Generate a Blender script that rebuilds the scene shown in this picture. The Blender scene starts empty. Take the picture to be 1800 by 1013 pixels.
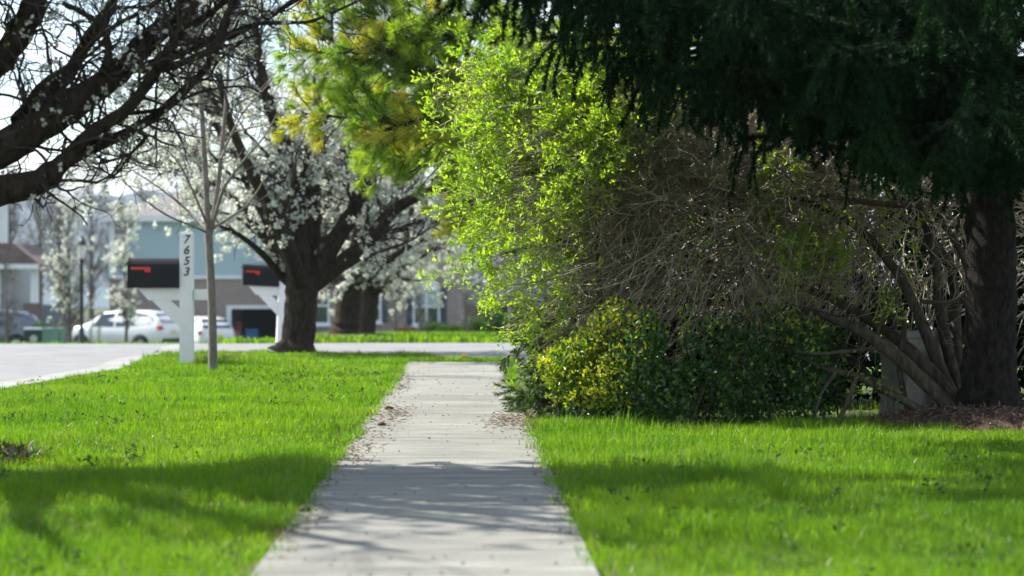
import bpy, math, random
import numpy as np
from mathutils import Vector, Matrix

random.seed(7)
rng = np.random.default_rng(11)
SC = bpy.context.scene
R = math.radians

# ------------------------------------------------------------------ camera
CAM_H = 1.03
FPX = 4250.0                       # focal length in photo pixels (85 mm on 36 mm, 1800 px wide)
cd = bpy.data.cameras.new("camera")
cam = bpy.data.objects.new("camera", cd)
SC.collection.objects.link(cam)
cam.location = (0, 0, CAM_H)
cam.rotation_euler = (R(90), 0, 0)
cd.lens = 85
cd.sensor_width = 36
cd.shift_y = -6.5 / 1800
cd.clip_start = 0.1
cd.clip_end = 6000
cd.dof.use_dof = True
cd.dof.focus_distance = 18.2
cd.dof.aperture_fstop = 2.4
SC.camera = cam

# ------------------------------------------------------------------ world, sun, exposure
SUN_AZ = -64.0                     # degrees from +Y towards +X (negative: to the left)
SUN_EL = 46.0
w = bpy.data.worlds.new("World")
SC.world = w
w.use_nodes = True
nt = w.node_tree
nt.nodes.clear()
wo = nt.nodes.new("ShaderNodeOutputWorld")
bg = nt.nodes.new("ShaderNodeBackground")
bg.inputs["Strength"].default_value = 0.09
sky = nt.nodes.new("ShaderNodeTexSky")
sky.sky_type = 'NISHITA'
sky.sun_disc = False
sky.sun_elevation = R(SUN_EL)
sky.sun_rotation = R(SUN_AZ)
sky.air_density = 1.0
sky.dust_density = 0.1
sky.ozone_density = 1.4
tc = nt.nodes.new("ShaderNodeTexCoord")
mp = nt.nodes.new("ShaderNodeMapping")
mp.inputs["Scale"].default_value = (9, 9, 34)
mp.inputs["Location"].default_value = (0.6, 0.0, 0.35)
nz = nt.nodes.new("ShaderNodeTexNoise")
nz.inputs["Scale"].default_value = 1.0
nz.inputs["Detail"].default_value = 6
cr = nt.nodes.new("ShaderNodeValToRGB")
cr.color_ramp.elements[0].position = 0.45
cr.color_ramp.elements[1].position = 0.66
mx = nt.nodes.new("ShaderNodeMixRGB")
mx.inputs["Color2"].default_value = (9.0, 9.3, 9.8, 1)
nt.links.new(tc.outputs["Generated"], mp.inputs["Vector"])
nt.links.new(mp.outputs["Vector"], nz.inputs["Vector"])
nt.links.new(nz.outputs["Fac"], cr.inputs["Fac"])
nt.links.new(cr.outputs["Color"], mx.inputs["Fac"])
nt.links.new(sky.outputs["Color"], mx.inputs["Color1"])
nt.links.new(mx.outputs["Color"], bg.inputs["Color"])
nt.links.new(bg.outputs["Background"], wo.inputs["Surface"])

ld = bpy.data.lights.new("sun", 'SUN')
ld.energy = 5.0
ld.angle = R(0.5)
ld.color = (1.0, 0.95, 0.86)
sun = bpy.data.objects.new("sun", ld)
SC.collection.objects.link(sun)
sdir = Vector((math.sin(R(SUN_AZ)) * math.cos(R(SUN_EL)), math.cos(R(SUN_AZ)) * math.cos(R(SUN_EL)), math.sin(R(SUN_EL))))
sun.rotation_euler = sdir.to_track_quat('Z', 'Y').to_euler()
sun.location = sdir * 60

vs = SC.view_settings
vs.view_transform = 'Standard'
vs.look = 'None'
vs.exposure = 1.15
vs.gamma = 1.0
vs.use_curve_mapping = False
SC.cycles.max_bounces = 6
SC.cycles.diffuse_bounces = 3
SC.cycles.glossy_bounces = 2
SC.cycles.transmission_bounces = 4
SC.cycles.transparent_max_bounces = 4
SC.cycles.caustics_reflective = False
SC.cycles.caustics_refractive = False
SC.cycles.use_denoising = True
SC.render.film_transparent = False

# ------------------------------------------------------------------ helpers
COL = SC.collection


def P(px, py, d):
    """photo pixel at a distance -> world point"""
    return np.array([(px - 900) / FPX * d, d, CAM_H + (500 - py) / FPX * d])


def gz(x, y):
    """ground height: flat to the cross street, then falling away, more on the left"""
    x = np.asarray(x, float)
    y = np.asarray(y, float)
    s = np.clip(y - 41.0, 0, None)
    s = s * s / (s + 3.0)
    s = np.minimum(s, 150)
    u = x / np.maximum(y, 1)
    t = np.clip((u + 0.108) / 0.035, 0, 1)
    t = t * t * (3 - 2 * t)
    return -s * (0.031 * (1 - t) + 0.0185 * t)


class MB:
    def __init__(self):
        self.v = []
        self.f = []
        self.n = 0

    def add(self, V, F):
        V = np.asarray(V, np.float32).reshape(-1, 3)
        F = np.asarray(F, np.int64)
        self.v.append(V)
        self.f.append(F + self.n)
        self.n += len(V)
        return self

    def box(self, c, s, rz=0.0, taper=1.0):
        x, y, z = [k / 2 for k in s]
        V = np.array([[-x, -y, -z], [x, -y, -z], [x, y, -z], [-x, y, -z],
                      [-x * taper, -y * taper, z], [x * taper, -y * taper, z], [x * taper, y * taper, z], [-x * taper, y * taper, z]])
        if rz:
            c_, s_ = math.cos(rz), math.sin(rz)
            V = V @ np.array([[c_, s_, 0], [-s_, c_, 0], [0, 0, 1]])
        F = np.array([[0, 3, 2, 1], [4, 5, 6, 7], [0, 1, 5, 4], [1, 2, 6, 5], [2, 3, 7, 6], [3, 0, 4, 7]])
        return self.add(V + np.asarray(c), F)

    def prism(self, poly, y0, y1, axis='y'):
        """outline in (a,z) extruded along y (axis 'y') or outline in (y,z) along x (axis 'x')"""
        n = len(poly)
        V = []
        for yy in (y0, y1):
            for a, b in poly:
                V.append((a, yy, b) if axis == 'y' else ((yy, a, b) if axis == 'x' else (a, b, yy)))
        m = self.n
        self.v.append(np.array(V, np.float32))
        self.n += 2 * n
        q = np.array([[i, (i + 1) % n, n + (i + 1) % n, n + i] for i in range(n)])
        self.f.append(q + m)
        cap = np.array([[0, i, i + 1] for i in range(1, n - 1)])
        self.f.append(cap[:, ::-1] + m)
        self.f.append(cap + n + m)
        return self

    def lathe(self, prof, c, S=16, axis='z'):
        """prof: list of (r, h)"""
        a = np.linspace(0, 2 * math.pi, S, endpoint=False)
        V = []
        for r, h in prof:
            p = np.stack([r * np.cos(a), r * np.sin(a), np.full(S, h)], 1)
            if axis == 'y':
                p = p[:, [0, 2, 1]]
            if axis == 'x':
                p = p[:, [2, 0, 1]]
            V.append(p)
        V = np.concatenate(V) + np.asarray(c)
        F = []
        for k in range(len(prof) - 1):
            for i in range(S):
                j = (i + 1) % S
                F.append([k * S + i, k * S + j, (k + 1) * S + j, (k + 1) * S + i])
        return self.add(V, F)

    def build(self, name, mat, parent=None, smooth=False):
        me = bpy.data.meshes.new(name)
        if self.v:
            V = np.concatenate(self.v)
            sizes = np.concatenate([np.full(len(f), f.shape[1]) for f in self.f])
            loops = np.concatenate([f.reshape(-1) for f in self.f])
            me.vertices.add(len(V))
            me.vertices.foreach_set("co", V.reshape(-1))
            me.loops.add(len(loops))
            me.loops.foreach_set("vertex_index", loops.astype(np.int32))
            me.polygons.add(len(sizes))
            st = np.concatenate([[0], np.cumsum(sizes)[:-1]])
            me.polygons.foreach_set("loop_start", st.astype(np.int32))
            try:
                me.polygons.foreach_set("loop_total", sizes.astype(np.int32))
            except Exception:
                pass
            me.polygons.foreach_set("use_smooth", np.full(len(sizes), smooth, bool))
            me.update(calc_edges=True)
            me.validate()
        o = bpy.data.objects.new(name, me)
        COL.objects.link(o)
        me.materials.append(mat)
        if parent is not None:
            o.parent = parent
        return o


def thing(name, label, cat, loc=(0, 0, 0), rz=0.0, group=None):
    o = bpy.data.objects.new(name, None)
    COL.objects.link(o)
    o.location = loc
    o.rotation_euler = (0, 0, rz)
    o.empty_display_size = 0.2
    tag(o, label, cat, group)
    return o


def tag(o, label=None, cat=None, group=None, kind=None):
    if label:
        o['label'] = label
    if cat:
        o['category'] = cat
    if group:
        o['group'] = group
    if kind:
        o['kind'] = kind
    return o


def copy_tree(o, parent=None):
    c = o.copy()
    COL.objects.link(c)
    if parent is not None:
        c.parent = parent
    for ch in list(o.children):
        copy_tree(ch, c)
    return c


def unit(a):
    return a / np.maximum(np.linalg.norm(a, axis=-1, keepdims=True), 1e-9)


def tubes(Pts, Rad, S=4):
    """(T,K,3) and (T,K) -> verts, quads"""
    Pts = np.asarray(Pts, float)
    T, K, _ = Pts.shape
    Rad = np.broadcast_to(np.asarray(Rad, float), (T, K))
    tan = unit(np.gradient(Pts, axis=1))
    ref = unit(np.cross(unit(Pts[:, -1] - Pts[:, 0]), unit(rng.normal(size=(T, 3)))))[:, None, :]
    u = unit(np.cross(tan, np.broadcast_to(ref, tan.shape)))
    v = np.cross(tan, u)
    a = np.linspace(0, 2 * math.pi, S, endpoint=False)
    ring = (u[:, :, None, :] * np.cos(a)[None, None, :, None] + v[:, :, None, :] * np.sin(a)[None, None, :, None])
    V = Pts[:, :, None, :] + ring * Rad[:, :, None, None]
    i = np.arange(S)
    j = (i + 1) % S
    k = np.arange(K - 1)
    q = np.stack([k[:, None] * S + i, k[:, None] * S + j, (k[:, None] + 1) * S + j, (k[:, None] + 1) * S + i], -1).reshape(-1, 4)
    F = (np.arange(T)[:, None, None] * (K * S) + q[None]).reshape(-1, 4)
    return V.reshape(-1, 3), F


def resample(pts, rad, K):
    """smooth curve through control points (Catmull-Rom), K samples"""
    pts = np.asarray(pts, float)
    rad = np.asarray(rad, float)
    n = len(pts)
    t = np.linspace(0, n - 1, K)
    i = np.minimum(t.astype(int), n - 2)
    f = (t - i)[:, None]
    p0 = pts[np.maximum(i - 1, 0)]
    p1 = pts[i]
    p2 = pts[i + 1]
    p3 = pts[np.minimum(i + 2, n - 1)]
    out = 0.5 * (2 * p1 + (p2 - p0) * f + (2 * p0 - 5 * p1 + 4 * p2 - p3) * f ** 2 + (3 * p1 - p0 - 3 * p2 + p3) * f ** 3)
    rr = rad[i] * (1 - f[:, 0]) + rad[i + 1] * f[:, 0]
    return out, rr


def limb(mb, pts, rad, K=24, S=10, wob=0.06):
    p, r = resample(pts, rad, K)
    r = r * (1 + wob * rng.normal(size=K))
    V, F = tubes(p[None], r[None], S)
    mb.add(V, F)
    return p, r


def sprout(PP, RR, n, length, K=5, ang=(35, 75), jit=0.18, up=0.0, rr=0.5, rtip=0.3, rmin=0.0015, tmin=0.15, rmax=1.0, toward=None):
    """n crooked side shoots growing from the tubes PP (T,K0,3)"""
    T, K0, _ = PP.shape
    L = np.linalg.norm(np.diff(PP, axis=1), axis=2).sum(1)
    idx = rng.choice(T, n, p=L / L.sum())
    t = (tmin + (1 - tmin) * rng.random(n)) * (K0 - 1)
    i = np.minimum(t.astype(int), K0 - 2)
    f = (t - i)[:, None]
    a = PP[idx, i]
    b = PP[idx, i + 1]
    pos = a * (1 - f) + b * f
    tan = unit(b - a)
    rad = RR[idx, i]
    perp = unit(np.cross(tan, unit(rng.normal(size=(n, 3)))))
    an = np.radians(rng.uniform(ang[0], ang[1], n))[:, None]
    d = tan * np.cos(an) + perp * np.sin(an)
    d[:, 2] += up
    if toward is not None:
        d = d + toward
    d = unit(d)
    le = rng.uniform(length[0], length[1], n)[:, None]
    pts = [pos]
    for k in range(K - 1):
        pts.append(pts[-1] + d * le / (K - 1))
        d = d + rng.normal(size=(n, 3)) * jit
        d[:, 2] += up * 0.25
        d = unit(d)
    Pn = np.stack(pts, 1)
    r0 = np.clip(rad * rr, rmin, rmax)
    Rn = r0[:, None] * np.linspace(1, rtip, K)[None]
    return Pn, np.maximum(Rn, rmin * 0.6)


def along(PP, n, tmin=0.3, spread=0.0):
    T, K0, _ = PP.shape
    idx = rng.integers(0, T, n)
    t = (tmin + (1 - tmin) * rng.random(n)) * (K0 - 1)
    i = np.minimum(t.astype(int), K0 - 2)
    f = (t - i)[:, None]
    pos = PP[idx, i] * (1 - f) + PP[idx, i + 1] * f
    tan = unit(PP[idx, i + 1] - PP[idx, i])
    if spread:
        pos = pos + rng.normal(size=(n, 3)) * spread
    return pos, tan


def leaves(C, D, N, L, W, fold=0.25):
    """leaf blades: base at C, direction D, normal N -> 4-vertex folded diamond"""
    n = len(C)
    L = np.broadcast_to(np.asarray(L, float), (n,))[:, None]
    W = np.broadcast_to(np.asarray(W, float), (n,))[:, None]
    D = unit(D)
    S = unit(np.cross(D, N))
    Nn = np.cross(S, D)
    mid = C + D * L * 0.45
    V = np.stack([C, mid + S * W / 2 + Nn * W * fold, C + D * L, mid - S * W / 2 + Nn * W * fold], 1)
    b = np.arange(n)[:, None] * 4
    F = np.concatenate([b + np.array([[0, 1, 2]]), b + np.array([[0, 2, 3]])])
    return V.reshape(-1, 3), F


def rnd_dir(n, zbias=0.0):
    d = rng.normal(size=(n, 3))
    d[:, 2] += zbias
    return unit(d)


def needles(C, D, L, W):
    """thin triangles"""
    n = len(C)
    L = np.broadcast_to(np.asarray(L, float), (n,))[:, None]
    S = unit(np.cross(D, rnd_dir(n))) * W
    V = np.stack([C - S, C + S, C + D * L], 1)
    F = np.arange(3 * n).reshape(-1, 3)
    return V.reshape(-1, 3), F


# ------------------------------------------------------------------ materials
MATS = {}


def new_mat(name):
    m = bpy.data.materials.new(name)
    m.use_nodes = True
    n = m.node_tree
    n.nodes.clear()
    out = n.nodes.new("ShaderNodeOutputMaterial")
    return m, n, out


def basic(name, col, rough=0.6, metal=0.0, spec=0.5, noise=0.0, nscale=8.0, bump=0.0, bscale=40.0, col2=None, coat=0.0):
    m, n, out = new_mat(name)
    b = n.nodes.new("ShaderNodeBsdfPrincipled")
    b.inputs["Base Color"].default_value = (*col, 1)
    b.inputs["Roughness"].default_value = rough
    b.inputs["Metallic"].default_value = metal
    b.inputs["Specular IOR Level"].default_value = spec
    b.inputs["Coat Weight"].default_value = coat
    n.links.new(b.outputs[0], out.inputs[0])
    if noise or bump:
        t = n.nodes.new("ShaderNodeTexCoord")
    if noise:
        z = n.nodes.new("ShaderNodeTexNoise")
        z.inputs["Scale"].default_value = nscale
        z.inputs["Detail"].default_value = 8
        z.inputs["Roughness"].default_value = 0.65
        n.links.new(t.outputs["Object"], z.inputs["Vector"])
        r = n.nodes.new("ShaderNodeValToRGB")
        c2 = col2 if col2 else tuple(c * (1 - noise) for c in col)
        r.color_ramp.elements[0].position = 0.3
        r.color_ramp.elements[0].color = (*c2, 1)
        r.color_ramp.elements[1].position = 0.7
        r.color_ramp.elements[1].color = (*col, 1)
        n.links.new(z.outputs["Fac"], r.inputs["Fac"])
        n.links.new(r.outputs["Color"], b.inputs["Base Color"])
    if bump:
        z2 = n.nodes.new("ShaderNodeTexNoise")
        z2.inputs["Scale"].default_value = bscale
        z2.inputs["Detail"].default_value = 6
        n.links.new(t.outputs["Object"], z2.inputs["Vector"])
        bp = n.nodes.new("ShaderNodeBump")
        bp.inputs["Strength"].default_value = bump
        bp.inputs["Distance"].default_value = 0.02
        n.links.new(z2.outputs["Fac"], bp.inputs["Height"])
        n.links.new(bp.outputs["Normal"], b.inputs["Normal"])
    MATS[name] = m
    return m


def foliage(name, cols, trans, tfac=0.45, rough=0.45, gloss=0.06, patch=None):
    """leaf material: colour varies leaf by leaf (and in patches of growth), lets light through"""
    m, n, out = new_mat(name)
    g = n.nodes.new("ShaderNodeNewGeometry")
    r = n.nodes.new("ShaderNodeValToRGB")
    while len(r.color_ramp.elements) < len(cols):
        r.color_ramp.elements.new(0.5)
    for k, c in enumerate(cols):
        r.color_ramp.elements[k].position = k / max(1, len(cols) - 1)
        r.color_ramp.elements[k].color = (*c, 1)
    fac = g.outputs["Random Per Island"]
    if patch:
        z = n.nodes.new("ShaderNodeTexNoise")
        z.inputs["Scale"].default_value = patch
        z.inputs["Detail"].default_value = 3
        n.links.new(g.outputs["Position"], z.inputs["Vector"])
        mr = n.nodes.new("ShaderNodeMapRange")
        mr.inputs["From Min"].default_value = 0.35
        mr.inputs["From Max"].default_value = 0.65
        n.links.new(z.outputs["Fac"], mr.inputs["Value"])
        ad = n.nodes.new("ShaderNodeMath")
        ad.operation = 'MULTIPLY_ADD'
        ad.inputs[1].default_value = 0.5
        n.links.new(fac, ad.inputs[0])
        ml = n.nodes.new("ShaderNodeMath")
        ml.operation = 'MULTIPLY'
        ml.inputs[1].default_value = 0.5
        n.links.new(mr.outputs[0], ml.inputs[0])
        n.links.new(ml.outputs[0], ad.inputs[2])
        fac = ad.outputs[0]
    n.links.new(fac, r.inputs["Fac"])
    d = n.nodes.new("ShaderNodeBsdfDiffuse")
    n.links.new(r.outputs["Color"], d.inputs["Color"])
    t = n.nodes.new("ShaderNodeBsdfTranslucent")
    mc = n.nodes.new("ShaderNodeMixRGB")
    mc.blend_type = 'MULTIPLY'
    mc.inputs["Fac"].default_value = 1.0
    mc.inputs["Color2"].default_value = (*trans, 1)
    n.links.new(r.outputs["Color"], mc.inputs["Color1"])
    n.links.new(mc.outputs["Color"], t.inputs["Color"])
    mx1 = n.nodes.new("ShaderNodeMixShader")
    mx1.inputs[0].default_value = tfac
    n.links.new(d.outputs[0], mx1.inputs[1])
    n.links.new(t.outputs[0], mx1.inputs[2])
    gl = n.nodes.new("ShaderNodeBsdfGlossy")
    gl.inputs["Roughness"].default_value = rough
    mx2 = n.nodes.new("ShaderNodeMixShader")
    mx2.inputs[0].default_value = gloss
    n.links.new(mx1.outputs[0], mx2.inputs[1])
    n.links.new(gl.outputs[0], mx2.inputs[2])
    n.links.new(mx2.outputs[0], out.inputs[0])
    MATS[name] = m
    return m


def bark(name, c1, c2, scale=14.0, stretch=5.0, bump=0.6):
    m, n, out = new_mat(name)
    b = n.nodes.new("ShaderNodeBsdfPrincipled")
    b.inputs["Roughness"].default_value = 0.9
    b.inputs["Specular IOR Level"].default_value = 0.2
    t = n.nodes.new("ShaderNodeTexCoord")
    mpn = n.nodes.new("ShaderNodeMapping")
    mpn.inputs["Scale"].default_value = (1, 1, 1 / stretch)
    z = n.nodes.new("ShaderNodeTexNoise")
    z.inputs["Scale"].default_value = scale
    z.inputs["Detail"].default_value = 8
    z.inputs["Roughness"].default_value = 0.7
    n.links.new(t.outputs["Object"], mpn.inputs["Vector"])
    n.links.new(mpn.outputs["Vector"], z.inputs["Vector"])
    r = n.nodes.new("ShaderNodeValToRGB")
    r.color_ramp.elements[0].position = 0.35
    r.color_ramp.elements[0].color = (*c1, 1)
    r.color_ramp.elements[1].position = 0.68
    r.color_ramp.elements[1].color = (*c2, 1)
    n.links.new(z.outputs["Fac"], r.inputs["Fac"])
    n.links.new(r.outputs["Color"], b.inputs["Base Color"])
    bp = n.nodes.new("ShaderNodeBump")
    bp.inputs["Strength"].default_value = bump
    bp.inputs["Distance"].default_value = 0.03
    n.links.new(z.outputs["Fac"], bp.inputs["Height"])
    n.links.new(bp.outputs["Normal"], b.inputs["Normal"])
    n.links.new(b.outputs[0], out.inputs[0])
    MATS[name] = m
    return m


def bricks(name, c1, c2, mortar, scale=4.6):
    m, n, out = new_mat(name)
    b = n.nodes.new("ShaderNodeBsdfPrincipled")
    b.inputs["Roughness"].default_value = 0.85
    t = n.nodes.new("ShaderNodeTexCoord")
    mpn = n.nodes.new("ShaderNodeMapping")
    mpn.inputs["Rotation"].default_value = (R(90), 0, 0)
    k = n.nodes.new("ShaderNodeTexBrick")
    k.inputs["Color1"].default_value = (*c1, 1)
    k.inputs["Color2"].default_value = (*c2, 1)
    k.inputs["Mortar"].default_value = (*mortar, 1)
    k.inputs["Scale"].default_value = scale
    k.inputs["Mortar Size"].default_value = 0.012
    n.links.new(t.outputs["Object"], mpn.inputs["Vector"])
    n.links.new(mpn.outputs["Vector"], k.inputs["Vector"])
    n.links.new(k.outputs["Color"], b.inputs["Base Color"])
    n.links.new(b.outputs[0], out.inputs[0])
    MATS[name] = m
    return m


def siding(name, col, lap=0.2):
    m, n, out = new_mat(name)
    b = n.nodes.new("ShaderNodeBsdfPrincipled")
    b.inputs["Base Color"].default_value = (*col, 1)
    b.inputs["Roughness"].default_value = 0.6
    t = n.nodes.new("ShaderNodeTexCoord")
    wv = n.nodes.new("ShaderNodeTexWave")
    wv.wave_type = 'BANDS'
    wv.bands_direction = 'Z'
    wv.wave_profile = 'SAW'
    wv.inputs["Scale"].default_value = 0.314 / lap
    n.links.new(t.outputs["Object"], wv.inputs["Vector"])
    bp = n.nodes.new("ShaderNodeBump")
    bp.inputs["Strength"].default_value = 0.6
    bp.inputs["Distance"].default_value = 0.02
    n.links.new(wv.outputs["Fac"], bp.inputs["Height"])
    n.links.new(bp.outputs["Normal"], b.inputs["Normal"])
    n.links.new(b.outputs[0], out.inputs[0])
    MATS[name] = m
    return m


def concrete(name, c1, c2, stain, speck=0.25):
    m, n, out = new_mat(name)
    b = n.nodes.new("ShaderNodeBsdfPrincipled")
    b.inputs["Roughness"].default_value = 0.9
    b.inputs["Specular IOR Level"].default_value = 0.25
    t = n.nodes.new("ShaderNodeTexCoord")

    def noise(sc, det=6, ro=0.6):
        z = n.nodes.new("ShaderNodeTexNoise")
        z.inputs["Scale"].default_value = sc
        z.inputs["Detail"].default_value = det
        z.inputs["Roughness"].default_value = ro
        n.links.new(t.outputs["Object"], z.inputs["Vector"])
        return z
    a = noise(0.9)
    r = n.nodes.new("ShaderNodeValToRGB")
    r.color_ramp.elements[0].position = 0.3
    r.color_ramp.elements[0].color = (*c1, 1)
    r.color_ramp.elements[1].position = 0.7
    r.color_ramp.elements[1].color = (*c2, 1)
    n.links.new(a.outputs["Fac"], r.inputs["Fac"])
    f = noise(85.0, 5, 0.75)
    r2 = n.nodes.new("ShaderNodeValToRGB")
    r2.color_ramp.elements[0].position = 0.35
    r2.color_ramp.elements[0].color = (1 - speck, 1 - speck, 1 - speck, 1)
    r2.color_ramp.elements[1].position = 0.6
    r2.color_ramp.elements[1].color = (1, 1, 1, 1)
    n.links.new(f.outputs["Fac"], r2.inputs["Fac"])
    m1 = n.nodes.new("ShaderNodeMixRGB")
    m1.blend_type = 'MULTIPLY'
    m1.inputs["Fac"].default_value = 1
    n.links.new(r.outputs["Color"], m1.inputs["Color1"])
    n.links.new(r2.outputs["Color"], m1.inputs["Color2"])
    s = noise(5.0, 10, 0.75)
    r3 = n.nodes.new("ShaderNodeValToRGB")
    r3.color_ramp.elements[0].position = 0.56
    r3.color_ramp.elements[0].color = (0, 0, 0, 1)
    r3.color_ramp.elements[1].position = 0.75
    r3.color_ramp.elements[1].color = (0.7, 0.7, 0.7, 1)
    n.links.new(s.outputs["Fac"], r3.inputs["Fac"])
    m2 = n.nodes.new("ShaderNodeMixRGB")
    m2.inputs["Color2"].default_value = (*stain, 1)
    n.links.new(r3.outputs["Color"], m2.inputs["Fac"])
    n.links.new(m1.outputs["Color"], m2.inputs["Color1"])
    n.links.new(m2.outputs["Color"], b.inputs["Base Color"])
    # broom finish: marks drawn across the slab
    mpn = n.nodes.new("ShaderNodeMapping")
    mpn.inputs["Scale"].default_value = (1.3, 9.0, 1)
    n.links.new(t.outputs["Object"], mpn.inputs["Vector"])
    br = noise(1.0, 9, 0.72)
    n.links.new(mpn.outputs["Vector"], br.inputs["Vector"])
    r4 = n.nodes.new("ShaderNodeValToRGB")
    r4.color_ramp.elements[0].position = 0.36
    r4.color_ramp.elements[0].color = (0.58, 0.57, 0.56, 1)
    r4.color_ramp.elements[1].position = 0.62
    r4.color_ramp.elements[1].color = (1.06, 1.06, 1.06, 1)
    n.links.new(br.outputs["Fac"], r4.inputs["Fac"])
    m3 = n.nodes.new("ShaderNodeMixRGB")
    m3.blend_type = 'MULTIPLY'
    m3.inputs["Fac"].default_value = 1
    n.links.new(m2.outputs["Color"], m3.inputs["Color1"])
    n.links.new(r4.outputs["Color"], m3.inputs["Color2"])
    n.links.new(m3.outputs["Color"], b.inputs["Base Color"])
    bp = n.nodes.new("ShaderNodeBump")
    bp.inputs["Strength"].default_value = 0.5
    bp.inputs["Distance"].default_value = 0.004
    n.links.new(f.outputs["Fac"], bp.inputs["Height"])
    n.links.new(bp.outputs["Normal"], b.inputs["Normal"])
    n.links.new(b.outputs[0], out.inputs[0])
    MATS[name] = m
    return m


M_soil = basic("soil", (0.075, 0.075, 0.028), 0.95, noise=0.5, nscale=3.0, col2=(0.05, 0.075, 0.015), bump=0.5)
M_far_ground = M_soil
M_walk = concrete("sidewalk_concrete", (0.245, 0.247, 0.224), (0.345, 0.347, 0.316), (0.21, 0.20, 0.165), 0.4)
M_street = concrete("street_asphalt", (0.235, 0.24, 0.25), (0.285, 0.29, 0.30), (0.235, 0.235, 0.24), 0.15)
M_gutter = concrete("gutter_concrete", (0.30, 0.30, 0.295), (0.36, 0.36, 0.35), (0.26, 0.26, 0.25), 0.12)
M_mulch = basic("mulch", (0.085, 0.045, 0.03), 0.95, noise=0.6, nscale=30, bump=0.9, bscale=60)
M_chip = foliage("mulch_chip", [(0.05, 0.025, 0.018), (0.13, 0.07, 0.045), (0.20, 0.13, 0.09)], (0.2, 0.2, 0.2), 0.05)
M_litter = foliage("litter", [(0.06, 0.035, 0.02), (0.22, 0.12, 0.06), (0.34, 0.23, 0.13)], (0.5, 0.4, 0.3), 0.2)
M_grass = foliage("grass_blade", [(0.048, 0.135, 0.010), (0.11, 0.23, 0.012), (0.185, 0.30, 0.018)], (1.8, 1.75, 0.8), 0.5, 0.4, 0.02, patch=0.7)
M_straw = foliage("straw_blade", [(0.16, 0.17, 0.03), (0.30, 0.28, 0.10)], (1.2, 1.2, 0.8), 0.4)
M_pear_bark = bark("pear_bark", (0.012, 0.009, 0.007), (0.062, 0.048, 0.032), 22, 3, 1.0)
M_twig = basic("pear_twig", (0.030, 0.023, 0.018), 0.8)
M_young_bark = bark("young_bark", (0.13, 0.115, 0.10), (0.27, 0.245, 0.22), 20, 3, 0.3)
M_blossom = foliage("pear_blossom", [(0.64, 0.68, 0.52), (0.75, 0.78, 0.72), (0.79, 0.83, 0.82)], (1.0, 1.0, 0.95), 0.55, 0.6, 0.02)
M_bud = foliage("pear_leaf", [(0.16, 0.20, 0.03), (0.24, 0.27, 0.06)], (1.4, 1.4, 0.6), 0.5)
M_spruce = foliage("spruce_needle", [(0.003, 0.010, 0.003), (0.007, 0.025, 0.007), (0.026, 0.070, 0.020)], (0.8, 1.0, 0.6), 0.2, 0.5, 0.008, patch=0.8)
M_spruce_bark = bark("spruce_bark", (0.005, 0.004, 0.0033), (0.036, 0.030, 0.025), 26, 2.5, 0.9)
M_pine = foliage("pine_needle", [(0.10, 0.21, 0.02), (0.21, 0.34, 0.03), (0.36, 0.45, 0.05)], (1.6, 1.6, 0.6), 0.5, patch=1.5)
M_pine_y = foliage("pine_needle_yellow", [(0.40, 0.46, 0.05), (0.58, 0.58, 0.07)], (1.3, 1.2, 0.5), 0.5)
M_shrub = foliage("shrub_leaf", [(0.13, 0.24, 0.02), (0.25, 0.39, 0.03), (0.40, 0.50, 0.05)], (1.7, 1.65, 0.8), 0.55, 0.4, 0.03, patch=1.6)
M_shrub_twig = basic("shrub_twig", (0.54, 0.48, 0.38), 0.7, noise=0.6, nscale=7, col2=(0.12, 0.10, 0.072))
M_shrub_stem = bark("shrub_stem", (0.03, 0.025, 0.018), (0.14, 0.118, 0.085), 20, 4)
M_euo = foliage("euonymus_leaf", [(0.015, 0.055, 0.012), (0.03, 0.095, 0.018), (0.06, 0.14, 0.025)], (1.0, 1.5, 0.4), 0.3, 0.3, 0.045)
M_euo_y = foliage("euonymus_new_leaf", [(0.12, 0.22, 0.01), (0.30, 0.36, 0.015), (0.46, 0.42, 0.02)], (1.4, 1.4, 0.5), 0.45, 0.3, 0.06, patch=2.0)
M_dark = foliage("dark_backdrop_leaf", [(0.006, 0.014, 0.006), (0.012, 0.028, 0.010)], (0.6, 1, 0.5), 0.1, 0.6, 0.0)  # near-black: the thicket's inner shade put into the backdrop's leaf colour
M_juniper = foliage("low_conifer_needle", [(0.03, 0.06, 0.015), (0.06, 0.11, 0.03), (0.10, 0.16, 0.03)], (1.3, 1.4, 0.6), 0.35)
M_brown_n = foliage("dead_needle", [(0.06, 0.04, 0.025), (0.13, 0.09, 0.055)], (0.8, 0.7, 0.5), 0.2)
M_bg_shrub = foliage("bed_shrub", [(0.03, 0.07, 0.015), (0.06, 0.12, 0.03), (0.09, 0.15, 0.05)], (1.2, 1.3, 0.6), 0.35, 0.5, 0.012)
M_bg_shrub_r = foliage("bed_shrub_rust", [(0.13, 0.08, 0.05), (0.20, 0.13, 0.08)], (0.8, 0.8, 0.6), 0.2)
M_bg_bark = basic("grey_bark", (0.11, 0.095, 0.085), 0.9)
M_bg_twig = basic("grey_twig", (0.16, 0.145, 0.135), 0.9)
M_white = basic("white_paint", (0.78, 0.79, 0.80), 0.5, noise=0.08, nscale=6)
M_trim = basic("white_trim", (0.74, 0.77, 0.80), 0.55)
M_black = basic("black_mailbox", (0.008, 0.010, 0.012), 0.5, spec=0.25, noise=0.3, nscale=10)
M_red = basic("red_flag", (0.55, 0.03, 0.02), 0.45)
M_digit = basic("black_digit", (0.01, 0.01, 0.01), 0.5)
M_lamp_metal = basic("lamp_metal", (0.012, 0.016, 0.024), 0.4)
M_frost = foliage("frosted_glass", [(0.75, 0.76, 0.78), (0.75, 0.76, 0.78)], (1, 1, 1), 0.5, 0.2, 0.06)
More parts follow.
